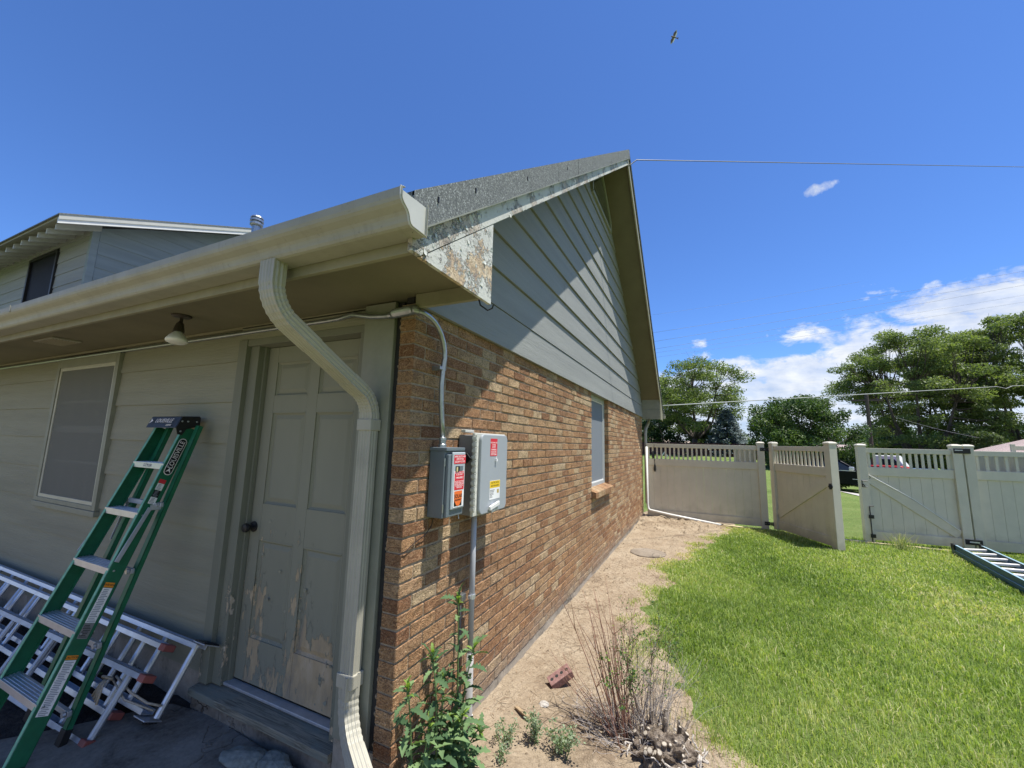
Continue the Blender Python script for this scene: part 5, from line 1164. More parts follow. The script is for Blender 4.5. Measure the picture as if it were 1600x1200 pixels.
# ================================================================== ALUMINIUM LADDERS ON THEIR SIDES
REDP = plain('faded red plastic', (.26, .075, .06), .5, var=.2)
def side_ladder(name, label, top, bot, length, x_first, n_r, depth=.070, dirv=(-1, 0, 0), endcap=None, feet=False, sp=.305, tube=.017, grp=None, start=.10, mat=None):
    """section lying on one edge: rails run along dirv from the near ends top/bot"""
    mat = mat or M['alu']; t = thing(name, label, 'ladder', group=grp); top, bot, D = Vector(top), Vector(bot), Vector(dirv).normalized()
    Wd = (bot - top); Wd = (Wd - D * Wd.dot(D)).normalized(); N = D.cross(Wd).normalized(); N = N if N.y < 0 else -N
    for e, s in ((top, 1), (bot, -1)):
        inn = Wd * s; mb = MB(); a = e
        mb.obox(a, D * length, -N * depth, inn * .003); mb.obox(a, D * length, -N * .003, inn * .026); mb.obox(a - N * (depth - .003), D * length, -N * .003, inn * .026)
        for k_ in (.3, .5, .7): mb.obox(a - N * depth * k_ - inn * .0015, D * length, -N * .004, inn * .0016)
        o = mb.build('rail', mat, t, bevel=.0008)
        if endcap: MB().obox(a - D * .012 - inn * .003 + N * .003, D * .055, -N * (depth + .006), inn * .034).build('end_cap', REDP, o, bevel=.004)
    Wl = (bot - top).dot(Wd)
    for j in range(n_r):
        f = start + j * sp
        if f > length - .05: break
        a = top + D * f - N * depth * .5 + Wd * .01; b = a + Wd * (Wl - .02); MB().tube([a, b], tube, 8).build('rung', mat, t, smooth=False)
    if feet:
        for e, s in ((top, 1), (bot, -1)):
            inn = Wd * s; c = e - D * .035 - N * depth * .5
            f = MB(); f.obox(c - D * .0 - N * .05 - inn * .012 + D * .06, -D * .11, N * .10, inn * .006); fo = f.build('foot_plate', M['alu'], t, bevel=.002)
            r = MB()
            for j in range(6): r.obox(c - N * .044 - inn * .020 + N * .017 * j - D * .045, D * .09, N * .010, inn * .007)
            r.obox(c - N * .048 - inn * .0135 - D * .048, D * .098, N * .096, inn * .002); r.build('rubber_pad', M['black'], fo, bevel=.001)
    return t
side_ladder('extension_ladder', 'aluminium extension ladder nearest the wall, long section with ribbed rubber feet', (-1.425, -.035, .395), (-1.565, -.205, .070), 5.2, 0, 16, feet=True, start=.045)
side_ladder('extension_ladder', 'aluminium fly section with upper red end cap just left of the rubber foot', (-1.59, -.115, .385), (-1.70, -.285, .055), 5.0, 0, 16, depth=.06, endcap=True, start=.25, tube=.015)
side_ladder('extension_ladder', 'dull aluminium ladder lying lowest and nearest the camera, red caps by the slab', (-1.47, -.255, .315), (-1.61, -.420, .020), 4.8, 0, 15, depth=.060, endcap=True, start=.16, mat=M['alu_dull'], dirv=(-1, -.02, 0))
rp = MB(); q = random.Random(4); MR = plain('cotton rope', (.42, .36, .27), .9, var=.25, scale=80)
rp.tube([(-1.72, -.27, .26), (-1.60, -.25, .20), (-1.50, -.21, .15), (-1.46, -.16, .12)], .006, 6); rp.tube([(-1.74, -.28, .25), (-1.60, -.27, .17), (-1.47, -.19, .11)], .005, 6)
for i in range(4): rp.tube([(-1.74, -.30, .26), (-1.735 + .01 * i, -.33, .245), (-1.75 + .018 * i, -.35, .19 - .01 * i)], .006, 6)
rp.tube([(-1.78, -.29, .24), (-1.745, -.32, .275), (-1.71, -.29, .26), (-1.74, -.28, .24)], .007, 6)
tag(rp.build('rope', MR, None, smooth=True), 'knotted off-white rope tied between the aluminium ladders', 'rope')

# ================================================================== BLUE EXTENSION LADDER IN THE GRASS
BLU = plain('blue fibreglass', (.018, .08, .15), .45, var=.2, scale=20); BLL = plain('pale blue rail edge', (.28, .42, .50), .45, var=.15)
RUNG = plain('bright rung aluminium', (.78, .75, .70), .5, metal=.2, var=.08)
bl_ = thing('extension_ladder', 'blue fibreglass extension ladder lying flat in the grass by the right fence', 'ladder')
a0, a1 = Vector((4.90, 7.72, 0)), Vector((4.42, 3.9, 0)); b0, b1 = Vector((5.32, 7.86, 0)), Vector((4.86, 3.85, 0))
for k_, (a, b) in enumerate(((a0, a1), (b0, b1))):
    d = (b - a).normalized(); s = Vector((-d.y, d.x, 0)); s = s if (s.x < 0) == (k_ == 0) else -s
    for lev, (z, mt) in enumerate(((.035, BLU), (.115, M['black'] if False else BLU))):
        A = a + d * (.12 * lev) + s * (-.012 * lev); Z = Vector((0, 0, z - .035))
        o = MB().obox(A + Z, b - a, s * -.004, (0, 0, .078)).build('rail', BLU, bl_, bevel=.001)
        MB().obox(A + Z + Vector((0, 0, .078)), b - a, s * -.028, (0, 0, .004)).obox(A + Z, b - a, s * -.028, (0, 0, .004)).build('rail_flange', BLL, o, bevel=.001)
    MB().obox(a + s * .004 + Vector((0, 0, .08)), (b - a).normalized() * .14, s * -.036, (0, 0, .085)).build('end_boot', M['black'], bl_, bevel=.004)
for lev, z in enumerate((.045, .125)):
    for j in range(12):
        f = (.20 + j * .31 + lev * .10) / (a1 - a0).length
        if f > 1: break
        MB().bar(a0.lerp(a1, f) + Vector((.02 + lev * .01, 0, z)), b0.lerp(b1, f) + Vector((-.02 - .03 * lev, 0, z)), .046, .036).build('rung', RUNG, bl_, bevel=.007)

# ================================================================== PLANTS
LF = leafmat('prickly weed leaf', [(.05, .10, .045), (.085, .15, .07), (.13, .21, .095), (.20, .30, .13)], .25, attr=False, rough=.8, spec=.12); LFy = leafmat('young weed leaf', [(.16, .27, .05), (.26, .38, .07)], .4, attr=False)
STM = plain('weed stem', (.13, .20, .07), .6, var=.2, scale=20)
def lobed_leaf(seed, L_=.13, W=.032, mat=LF):
    q = random.Random(seed); n = 12; up_ = []; bend = q.uniform(.5, 1.3); V = []; 
    def P(t, o):
        a = bend * t; x = L_ * (math.sin(a) / max(bend, .01)); z = L_ * ((math.cos(a) - 1) / max(bend, .01)) + .12 * L_ * t
        return (x, o, z + abs(o) * .55 - .15 * abs(o) * q.random())
    ws = []
    for i in range(n + 1):
        t = i / n; base = W * (math.sin(math.pi * min(1, t ** .7)) ** .8 if 0 < t < 1 else .06); base *= (.55 + .45 * t) if t < .75 else 1; lobe = (1.0 if i % 2 else .50) if 1 < i < n - 2 else .9
        ws.append(base * lobe * q.uniform(.85, 1.15))
    for i in range(n + 1):
        t = i / n; V += [P(t, -ws[i]), P(t, 0), P(t, ws[i] * q.uniform(.8, 1.1))]
    F = []
    for i in range(n): F += [(3*i, 3*i+1, 3*i+4, 3*i+3), (3*i+1, 3*i+2, 3*i+5, 3*i+4)]
    me = MB().add(V, F).mesh('leaf', mat, smooth=True, fix=False); return me
leaf_v = [lobed_leaf(i, .10 + .012 * (i % 5), .026 + .003 * (i % 3)) for i in range(7)]; leaf_y = [lobed_leaf(50 + i, .055, .015, LFy) for i in range(3)]
def weed(label, bx, by, tops, seed, n_leaf=16, big=1.0, grp=None):
    q = random.Random(seed); t = thing('leafy_weed', label, 'weed', (bx, by, 0), group=grp)
    for (tx, ty, tz) in tops:
        mx_, my_ = tx * .4 + q.uniform(-.02, .02), ty * .4 + q.uniform(-.02, .02)
        path = [Vector((0, 0, -.02)), Vector((mx_ * .6, my_ * .6, tz * .33)), Vector((mx_ * 1.3, my_ * 1.3, tz * .66)), Vector((tx, ty, tz))]
        fine = []
        for a, b in zip(path[:-1], path[1:]): fine += [a.lerp(b, k_ / 4) for k_ in range(4)]
        fine.append(path[-1]); N = len(fine)
        MB().tube(fine, [.0065 - .0045 * i / N for i in range(N)], 7).build('stem', STM, t, smooth=True)
        for i in range(n_leaf):
            f = .08 + .90 * i / n_leaf; p = fine[min(N - 2, int(f * (N - 1)))].lerp(fine[min(N - 1, int(f * (N - 1)) + 1)], (f * (N - 1)) % 1)
            o = link('leaf', q.choice(leaf_v), t); o.location = p; s = (1.15 - .45 * f) * q.uniform(.75, 1.25) * big
            o.scale = (s, s, s); o.rotation_euler = (q.uniform(-.5, .5), q.uniform(-.45, .35) - .25 * f, i * 2.4 + q.uniform(-.5, .5))
        for i in range(9):
            o = link('leaf', q.choice(leaf_y if i < 6 else leaf_v), t); o.location = fine[-1] - Vector((0, 0, q.uniform(0, .05))); s = q.uniform(.5, 1.0)
            o.scale = (s, s, s); o.rotation_euler = (q.uniform(-.4, .4), q.uniform(-1.5, -.5), i * 2.4)
    return t
weed('tall prickly weed with the highest leafy top, growing against the conduit', .125, .36, [(.02, -.07, .82), (.05, .05, .55)], 11, 26, .95)
weed('bushy prickly weed between corner board and tallest weed', .130, .19, [(.01, -.10, .64), (-.02, .04, .47)], 12, 26, 1.0)
weed('leftmost prickly weed crowding the brick corner by the downspout elbow', .115, .04, [(.0, -.085, .56), (.05, .02, .38)], 13, 26, 1.0)
weed('low broad weed at the bottom edge in front of the taller weeds', .205, .30, [(.05, .06, .22), (-.05, -.03, .30), (.02, -.07, .33)], 14, 18, .95)
SG = leafmat('grey green weed leaf', [(.16, .21, .13), (.22, .28, .17), (.30, .36, .24), (.13, .22, .08)], .3)
def small_leaf_plant(name, label, bx, by, stems, h, n_per, mat, seed, ls=.014, spread=.10, woody=None, cat='weed', green_top=True):
    q = random.Random(seed); t = thing(name, label, cat, (bx, by, 0)); sm_ = MB(); V = []; F = []; T = []
    for s in range(stems):
        a = q.uniform(0, 6.28); r = spread * q.uniform(.2, 1); hh = h * q.uniform(.55, 1); p0 = Vector((q.gauss(0, .02), q.gauss(0, .02), -.01)); p1 = Vector((math.cos(a) * r, math.sin(a) * r, hh)); pm = p0.lerp(p1, .5) + Vector((q.gauss(0, .01), q.gauss(0, .01), .01))
        sm_.tube([p0, pm, p1], [.0028, .002, .001], 5)
        for i in range(n_per):
            f = q.uniform(.25, 1); c = (p0.lerp(pm, f * 2) if f < .5 else pm.lerp(p1, f * 2 - 1)) + Vector((q.gauss(0, ls), q.gauss(0, ls), q.gauss(0, ls * .6)))
            d = Vector((q.gauss(0, 1), q.gauss(0, 1), q.uniform(-.2, 1))).normalized(); e = d.orthogonal().normalized(); e = (Matrix.Rotation(q.uniform(0, 6.28), 3, d) @ e); l_ = ls * q.uniform(.6, 1.4); k_ = len(V)
            V += [c, c + d * l_ * .5 + e * l_ * .38, c + d * l_, c + d * l_ * .5 - e * l_ * .38]; F.append((k_, k_+1, k_+2, k_+3)); T.append(q.random())
    sm_.build('stems', woody or STM, t); tag(link('foliage', np_mesh('foliage', [tuple(v) for v in V], F, mat, T), t), kind='stuff'); return t
small_leaf_plant('low_weed', 'small grey-green weed left of the group in front of the bush', .285, .62, 7, .12, 40, SG, 21, .012, .07)
small_leaf_plant('low_weed', 'upright grey-green weed in the middle of the bottom edge', .40, .70, 8, .16, 50, SG, 22, .013, .06)
small_leaf_plant('low_weed', 'spreading grey-green weed next to the bare stems at the bottom', .56, .70, 11, .12, 46, SG, 23, .014, .12)
small_leaf_plant('low_weed', 'tiny dark green weed sprouting in the soil beside the lettuce-like weed', .33, .50, 5, .10, 26, SG, 24, .012, .05)
# --- cut back shrub: straight reddish canes, thorny leafy twigs
CANE = plain('reddish cane bark', (.25, .13, .085), .7, var=.45, scale=30); TWG = plain('grey twig bark', (.20, .145, .11), .8, var=.4, scale=30); DRY = plain('bleached twig', (.42, .38, .34), .85, var=.25, scale=30)
BUSHL = leafmat('barberry leaf', [(.03, .075, .02), (.06, .13, .03), (.10, .19, .04), (.25, .33, .05)], .3)
bu = thing('cut_back_shrub', 'half dead cut-back shrub with bare reddish canes and a few leafy green shoots', 'shrub', (.80, 1.02, 0))
q = random.Random(31); LV = []; LFc = []; LT = []
def twig(mb, p0, d, L_, r, depth, leafy, droop=0.0, wig=.10):
    pts = [p0]; n = 6; dd = Vector(d).normalized()
    for i in range(n):
        dd = (dd + Vector((q.gauss(0, wig), q.gauss(0, wig), q.gauss(0, wig * .5) - droop))).normalized(); pts.append(pts[-1] + dd * L_ / n)
    mb.tube(pts, [max(.0005, r * (1 - .8 * i / n)) for i in range(n + 1)], 5)
    if leafy:
        for i in range(int(34 * leafy)):
            f = q.uniform(.35, 1) * n; j = min(n - 1, int(f)); c = pts[j].lerp(pts[j + 1], f - j) + Vector((q.gauss(0, .005), q.gauss(0, .005), q.gauss(0, .005)))
            dv = Vector((q.gauss(0, 1), q.gauss(0, 1), q.uniform(-.2, 1))).normalized(); e = dv.orthogonal().normalized(); l_ = q.uniform(.008, .017); k_ = len(LV)
            LV.extend([c, c + dv * l_ * .5 + e * l_ * .36, c + dv * l_, c + dv * l_ * .5 - e * l_ * .36]); LFc.append((k_, k_+1, k_+2, k_+3)); LT.append(q.random())
    if depth:
        for _ in range(q.randint(2, 4)):
            j = q.randint(2, n - 1); nd = (dd + Vector((q.gauss(0, .5), q.gauss(0, .5), q.gauss(.1, .3)))).normalized(); twig(mb, pts[j], nd, L_ * q.uniform(.2, .45), r * .5, depth - 1, leafy * .5, 0, wig * 1.3)
for i in range(24):         # long canes leaning up-left
    mb = MB(); b = Vector((q.gauss(.05, .035), q.gauss(-.08, .03), -.02)); twig(mb, b, (q.uniform(-.42, -.05), q.uniform(-.02, .28), 1), q.uniform(.55, .86), q.uniform(.003, .0048), 1 if i % 3 == 0 else 0, 0, wig=.05); mb.build('cane', CANE, bu, smooth=True)
for i in range(7):          # low spreading orange-brown canes to the left
    mb = MB(); b = Vector((q.gauss(.0, .03), q.gauss(-.10, .03), 0)); twig(mb, b, (-1, q.uniform(-.1, .5), q.uniform(.35, .9)), q.uniform(.35, .60), q.uniform(.002, .0035), 1, 0, .01, .06); mb.build('cane', CANE, bu, smooth=True)
for i in range(24):         # leafy shoots in the middle
    mb = MB(); b = Vector((q.gauss(.10, .06), q.gauss(.05, .06), 0)); twig(mb, b, (q.uniform(-.35, .38), q.uniform(-.05, .25), 1), q.uniform(.38, .66), q.uniform(.002, .0038), 2, .7 if i < 8 else .18, 0, .11); mb.build('shoot', TWG, bu, smooth=True)
mb = MB()
for i in range(70):         # fine dry twigs at the right
    twig(mb, Vector((q.gauss(.18, .07), q.gauss(.06, .07), 0)), (q.uniform(-.2, .55), q.uniform(-.1, .3), 1), q.uniform(.2, .55), .0014, 1, 0, 0, .16)
for i in range(90): twig(mb, Vector((q.gauss(.03, .10), q.gauss(-.02, .10), 0)), (q.uniform(-1, .6), q.uniform(-.7, .7), q.uniform(.1, .8)), q.uniform(.1, .28), .0015, 1, 0, 0, .2)
tag(mb.build('dry_twigs', DRY, bu), kind='stuff')
tag(link('foliage', np_mesh('foliage', [tuple(v) for v in LV], LFc, BUSHL, LT), bu), kind='stuff')
sh = MB()
for i in range(60): twig(sh, Vector((.66 + q.gauss(0, .10), 1.12 + q.gauss(0, .10), .01)), (q.uniform(-1, 1), q.uniform(-1, 1), .12), q.uniform(.05, .18), .0013, 0, 0, .0, .25)
tag(sh.build('dead_twig_litter', DRY, None), 'pale dead twig litter heaped between the loose brick and the shrub', 'twig litter', kind='stuff')
# --- weathered stump with cut stubs
k = NT('weathered stump wood', .9, .15); v_ = k.coord('World', (3, 3, 1)); f_ = k.noise(v_, 9, 7, .7, 1.2); k.col(k.ramp(f_, [(.34, (.05, .036, .028)), (.52, (.20, .16, .12)), (.72, (.42, .36, .29))])); k.bump(k.noise(k.coord('World', (5, 5, 1)), 20, 5, .7), .012); STP = k.mat
CUT = plain('fresh cut wood', (.42, .37, .29), .8, var=.15, scale=40)
stp = thing('tree_stump', 'low gnarled grey stump with sawn-off stubs at the lawn edge', 'stump', (1.045, .93, 0))
bm = bmesh.new(); bmesh.ops.create_icosphere(bm, subdivisions=5, radius=1)
for v in bm.verts:
    n_ = v.co.copy(); r_ = 1 + .38 * mnoise.noise(n_ * 1.9) + .25 * mnoise.noise(n_ * 5) + .14 * abs(mnoise.noise(n_ * 13)); v.co = Vector((n_.x * .150 * r_, n_.y * .12 * r_, max(-.02, n_.z * .095 * r_)))
me = bpy.data.meshes.new('stump_body'); bm.to_mesh(me); bm.free(); link('stump_body', me, stp, STP)
for i in range(30):
    a = q.uniform(0, 6.28); r = q.uniform(.02, .135); b = Vector((math.cos(a) * r, math.sin(a) * r * .8, .02)); d = Vector((math.cos(a) * .7 + q.gauss(0, .3), math.sin(a) * .7 + q.gauss(0, .3), q.uniform(.6, 1.6))).normalized(); Ls_ = q.uniform(.05, .14); rr_ = q.uniform(.007, .019)
    pts = [b, b + d * Ls_ * .5 + Vector((q.gauss(0, .006), q.gauss(0, .006), 0)), b + d * Ls_]
    o = MB().tube(pts, [rr_ * 1.3, rr_ * .9, rr_], 8).build('stub', STP, stp, smooth=False)
    MB().lathe(pts[-1], [(rr_ * .80, .0), (rr_ * .7, .0015), (.001, .002)], 7, d).build('cut_face', CUT, o)
mb = MB()
for i in range(110):
    a = q.uniform(0, 6.28); r = q.uniform(.05, .20); p = Vector((math.cos(a) * r, math.sin(a) * r * .8, q.uniform(.005, .05))); pts = [p]
    dd = Vector((q.gauss(0, 1), q.gauss(0, 1), q.gauss(.1, .5))).normalized()
    for _ in range(4): dd = (dd + Vector((q.gauss(0, .5), q.gauss(0, .5), q.gauss(0, .4)))).normalized(); pts.append(pts[-1] + dd * q.uniform(.008, .022))
    for p_ in pts: p_.z = max(p_.z, .004)
    mb.tube(pts, q.uniform(.0015, .005), 5)
tag(mb.build('root_tangle', plain('bleached root', (.50, .45, .38), .9, var=.3, scale=50), stp), kind='stuff')
tag(blade_tuft('loose_grass', 1.30, 1.15, 200, .04, .10, .12, M['grass'], 8, .004), 'loose grass between the stump and the mown lawn', 'grass', kind='stuff')
o = blade_tuft('soil_sprigs', .78, 3.05, 60, .02, .06, .10, M['drygrass'], 9, .004); tag(o, 'sparse dry grass sprigs on the soil edge beyond the shrub', 'grass', kind='stuff')
# ================================================================== TREES
def leaf_quads(centers, radii, n, size, q, flat=.75, up=.6):
    c = centers[q.integers(0, len(centers), n)] if radii is None else None
    idx = q.choice(len(centers), n, p=(radii ** 2) / (radii ** 2).sum()); c = centers[idx]; r = radii[idx][:, None]
    d = q.standard_normal((n, 3)); d /= np.linalg.norm(d, axis=1)[:, None]; rad = q.random(n)[:, None] ** .45
    p = c + d * r * rad * np.array([1, 1, flat])
    nrm = q.standard_normal((n, 3)) * .8 + d * .5 + np.array([0, 0, up]); nrm /= np.linalg.norm(nrm, axis=1)[:, None]
    t = q.standard_normal((n, 3)); t -= nrm * (t * nrm).sum(1)[:, None]; t /= np.linalg.norm(t, axis=1)[:, None]; b = np.cross(nrm, t)
    s = size * q.uniform(.6, 1.35, n)[:, None]; V = np.stack([p - t * s, p + b * s * .5, p + t * s, p - b * s * .5], 1).reshape(-1, 3)
    F = np.arange(n * 4).reshape(-1, 4); return V, F, idx
def tree(name, label, base, h, w, seed, mat, n_cl=90, n_leaf=26000, size=.11, crown_lo=.28, cl_r=(.5, 1.1), trunk_r=.22, forks=5, lean=0, shape='vase', barkm=None, flat=.55, grp=None, gap=0.0, bumps=.3):
    q = np.random.default_rng(seed); r_ = random.Random(seed); t = thing(name, label, 'tree', base, group=grp)
    cs = []; rs = []
    tries = 0
    while len(cs) < n_cl and tries < 9000:
        tries += 1; u = q.uniform(-1, 1, 3); a = math.atan2(u[1], u[0]); rxy = math.hypot(u[0], u[1])
        if shape == 'vase': env = (.45 + .75 * ((u[2] + 1) / 2) ** .6) * (1 - max(0, u[2]) ** 3 * .75)
        elif shape == 'dome': env = math.sqrt(max(0, 1 - max(0, u[2]) ** 2)) * (1 if u[2] < 0 else 1) * (.85 + .15 * (1 + u[2]))
        else: env = math.sqrt(max(0, 1 - u[2] ** 2))
        env *= 1 + bumps * mnoise.noise(Vector((math.cos(a) * 1.3 + seed, math.sin(a) * 1.3, u[2] * 1.8)))
        if rxy > env: continue
        if rxy < env * .45 and u[2] < .35 and q.random() < .7: continue
        if mnoise.noise(Vector((u[0] * 2.2 + seed * 3, u[1] * 2.2, u[2] * 2.2))) < gap - .35: continue
        z = crown_lo * h + (u[2] + 1) / 2 * (1 - crown_lo) * h * (1 + .10 * mnoise.noise(Vector((u[0] * 2, u[1] * 2, seed)))); cs.append((u[0] * w / 2 * .9 + lean * z, u[1] * w / 2 * .9, z - .3)); rs.append(q.uniform(*cl_r))
    cs = np.array(cs); rs = np.array(rs)
    # skeleton
    fork = Vector((lean * crown_lo * h, 0, crown_lo * h * .75)); tr = MB(); tr.tube([(0, 0, -.2), (lean * .1 * h, .02, crown_lo * h * .4), tuple(fork)], [trunk_r * 1.25, trunk_r, trunk_r * .85], 10)
    k = max(3, forks); ang = np.arctan2(cs[:, 1], cs[:, 0] - fork.x); grp_ = ((ang + math.pi) / (2 * math.pi) * k).astype(int) % k
    for g_ in range(k):
        ids = [i for i in range(len(cs)) if grp_[i] == g_]
        if not ids: continue
        m_ = cs[ids].mean(0); L1 = Vector(m_) * .62 + fork * .38 + Vector((0, 0, -.05 * h)); L1.z = max(L1.z, fork.z + .5)
        midp = fork.lerp(L1, .5) + Vector((r_.gauss(0, .2), r_.gauss(0, .2), -.03 * h)); L2 = Vector(m_) + Vector((0, 0, .12 * h))
        limb = [fork, fork.lerp(midp, .5) + Vector((0, 0, -.01 * h)), midp, L1, L1.lerp(L2, .6)]
        tr.tube(limb, [trunk_r * .62, trunk_r * .52, trunk_r * .42, trunk_r * .30, trunk_r * .14], 7)
        fine = [a.lerp(b, s / 4) for a, b in zip(limb[1:-1], limb[2:]) for s in range(4)] + [limb[-1]]
        for i in ids:
            c = Vector(cs[i]); bp = min(fine, key=lambda f: (f - c).length + .6 * max(0, f.z - c.z)); mm = bp.lerp(c, .5) + Vector((r_.gauss(0, .15), r_.gauss(0, .15), -.12 * (c - bp).length + .1))
            tr.tube([bp, mm, c], [trunk_r * .16, trunk_r * .10, trunk_r * .04], 5, caps=False)
            for _ in range(3):
                e = c + Vector((r_.gauss(0, .6), r_.gauss(0, .6), r_.gauss(.1, .4))) * rs[i]; tr.tube([mm.lerp(c, r_.random()), e], [trunk_r * .05, trunk_r * .02], 4, caps=False)
    tr.build('trunk', barkm or M['bark'], t, smooth=True)
    V, F, idx = leaf_quads(cs, rs, n_leaf, size, q, flat); ct = np.random.default_rng(seed + 1).uniform(0, .5, len(cs)); T = np.clip(ct[idx] + q.uniform(0, .5, len(idx)), 0, 1)
    tag(link('crown', np_mesh('crown', V, F, mat, T), t), kind='stuff'); return t
def gpos(px, D, dz=0):
    p = at(px, 700, D); return Vector((p.x, p.y, gz(p.x, p.y) + dz))
LOC = leafmat('locust leaf', [(.085, .125, .045), (.135, .185, .065), (.19, .24, .085), (.25, .30, .12)], .45)
MUL = leafmat('mulberry leaf', [(.025, .055, .018), (.05, .095, .026), (.085, .14, .035), (.13, .19, .05)], .28)
DRK = leafmat('dark tree leaf', [(.02, .05, .02), (.04, .085, .025), (.06, .115, .035)], .28)
OLV = leafmat('olive tree leaf', [(.07, .10, .04), (.10, .14, .05), (.14, .175, .07)], .3)
SPR = leafmat('blue spruce needle', [(.08, .115, .11), (.13, .17, .165), (.19, .24, .235)], .1)
tree('locust_tree', 'airy light green tree with forked trunk just right of the roof corner', gpos(1086, 35), 8.6, 9.4, 3, LOC, 120, 36000, .08, .22, (.55, 1.1), .26, 6, 0, 'vase', flat=.5, gap=.16)
tree('shade_tree', 'dark leafy tree low behind the airy light green one', gpos(1050, 39), 6.2, 5.5, 5, DRK, 46, 13000, .10, .12, (.6, 1.0), .18, 4, 0, 'round')
tree('round_bush_tree', 'rounded mid green tree between locust trunk and blue spruce', gpos(1106, 37), 3.4, 3.6, 8, MUL, 36, 12000, .08, .06, (.4, .7), .12, 4, 0, 'round')
tree('small_green_tree', 'small green tree squeezed beside the far roof corner downspout', gpos(1012, 42), 4.2, 3.4, 9, MUL, 30, 9000, .09, .05, (.4, .8), .12, 4, 0, 'round')
tree('mulberry_tree', 'dense drooping dark green tree above the half open gate', gpos(1256, 24), 5.35, 6.3, 13, MUL, 140, 56000, .072, .06, (.38, .75), .16, 6, 0, 'dome', flat=.8, bumps=.45)
tree('large_locust_tree', 'largest spreading tree with dark forked limbs behind the closed gate', gpos(1436, 38), 14.6, 14.0, 21, LOC, 250, 82000, .10, .16, (.6, 1.25), .42, 7, 0, 'vase', flat=.5, gap=.14)
tree('locust_tree', 'tall tree right of the largest one, joined with its crown', gpos(1515, 41), 15.8, 10.5, 27, LOC, 150, 48000, .105, .14, (.6, 1.2), .34, 6, 0, 'vase', flat=.5)
tree('locust_tree', 'tree cut by the right edge of the picture, crown standing clear at the top', gpos(1612, 36), 16.2, 10.5, 33, LOC, 150, 48000, .105, .14, (.6, 1.2), .36, 6, 0, 'vase', flat=.5)
tree('yellow_green_tree', 'low yellow-green tree under the large trees near the pink-grey roof', gpos(1528, 33), 4.9, 3.6, 35, OLV, 40, 11000, .09, .12, (.4, .75), .13, 4, 0, 'dome')
for i, (px_, D, h, w, lab) in enumerate([(1382, 47, 5.6, 5.0, 'dark tree behind the left post of the closed gate'), (1400, 50, 6.6, 8, 'dark tree right behind the trunk of the largest tree'), (1465, 48, 6.2, 8, 'dark tree filling in below the crowns right of the largest trunk'), (1570, 46, 6.8, 8, 'dark tree above the pink-grey roof'), (1640, 44, 7.0, 8, 'dark tree at the right picture edge behind the cut one')]):
    tree('dark_tree', lab, gpos(px_, D), h, w, 60 + i, DRK, 60, 16000, .13, .04, (.7, 1.3), .2, 4, 0, 'round', grp='dark trees behind the street')
for i, (px_, D, h, w, lab) in enumerate([(1168, 62, 3.9, 5.5, 'far olive tree just right of the spruce'), (1196, 66, 4.6, 6, 'far olive tree behind the gate posts'), (1236, 64, 4.4, 6, 'far olive tree behind the mulberry, left side'), (1290, 66, 4.8, 7, 'far olive tree behind the mulberry, right side'), (1335, 70, 5, 7, 'far olive tree above the small house'), (985, 60, 5, 8, 'far olive tree hidden mostly by the brick house'), (1130, 68, 4.2, 7, 'far olive tree behind the spruce')]):
    p = at(px_, 700, D); tree('olive_tree', lab, Vector((p.x, p.y, gz(p.x, p.y))), h, w, 80 + i, OLV, 40, 9000, .16, .05, (.6, 1.1), .15, 4, 0, 'round', grp='far olive trees')
# distant belt of trees closing the horizon all round
def far_belt(n=42000):
    q = np.random.default_rng(5); a = q.uniform(-.9, 1.9, 1200); rad = q.uniform(120, 170, 1200); c = np.column_stack([CAM.x + np.sin(a) * rad, CAM.y + np.cos(a) * rad, q.uniform(-1, 4.5, 1200)]); r = q.uniform(2.0, 3.6, 1200)
    V, F, idx = leaf_quads(c, r, n, .62, q, .9); return np_mesh('far_treeline', V, F, DRK, q.random(len(F)))
tag(link('far_treeline', far_belt()), 'distant dark treeline closing the view beyond the houses', 'treeline', kind='stuff')
# blue spruce
def spruce(label, base, h, w, seed):
    q = random.Random(seed); t = thing('blue_spruce', label, 'tree', base); MB().tube([(0, 0, 0), (0, 0, h)], [.12, .02], 8).build('trunk', M['bark'], t); V = []; F = []; T = []; br = MB()
    n = 15
    for j in range(n):
        f = j / (n - 1); z0 = .25 + f * (h - .4); R_ = w / 2 * (1 - f) ** .75 + .12; m_ = int(15 - 9 * f)
        for k_ in range(m_):
            a = 6.283 * k_ / m_ + q.uniform(-.25, .25); R2 = R_ * q.uniform(.8, 1.1); p1 = Vector((math.cos(a) * R2, math.sin(a) * R2, z0 - R2 * .10 + q.uniform(-.08, .08))); br.tube([(0, 0, z0), p1], [.02, .006], 4, caps=False)
            for _ in range(110):
                u = q.uniform(.25, 1.02); c = Vector((0, 0, z0)).lerp(p1, u) + Vector((q.gauss(0, .07), q.gauss(0, .07), q.gauss(-.03, .06))); d = Vector((math.cos(a) + q.gauss(0, .6), math.sin(a) + q.gauss(0, .6), q.uniform(-.1, .7))).normalized(); e = d.orthogonal().normalized(); l_ = q.uniform(.12, .22); i_ = len(V)
                V += [c, c + d * l_ * .5 + e * .045, c + d * l_, c + d * l_ * .5 - e * .045]; F.append((i_, i_+1, i_+2, i_+3)); T.append(q.random())
    br.build('branches', M['bark'], t); tag(link('crown', np_mesh('crown', [tuple(v) for v in V], F, SPR, T), t), kind='stuff')
spruce('blue-grey conical spruce behind the tan fence', gpos(1137, 33), 3.75, 3.5, 4)

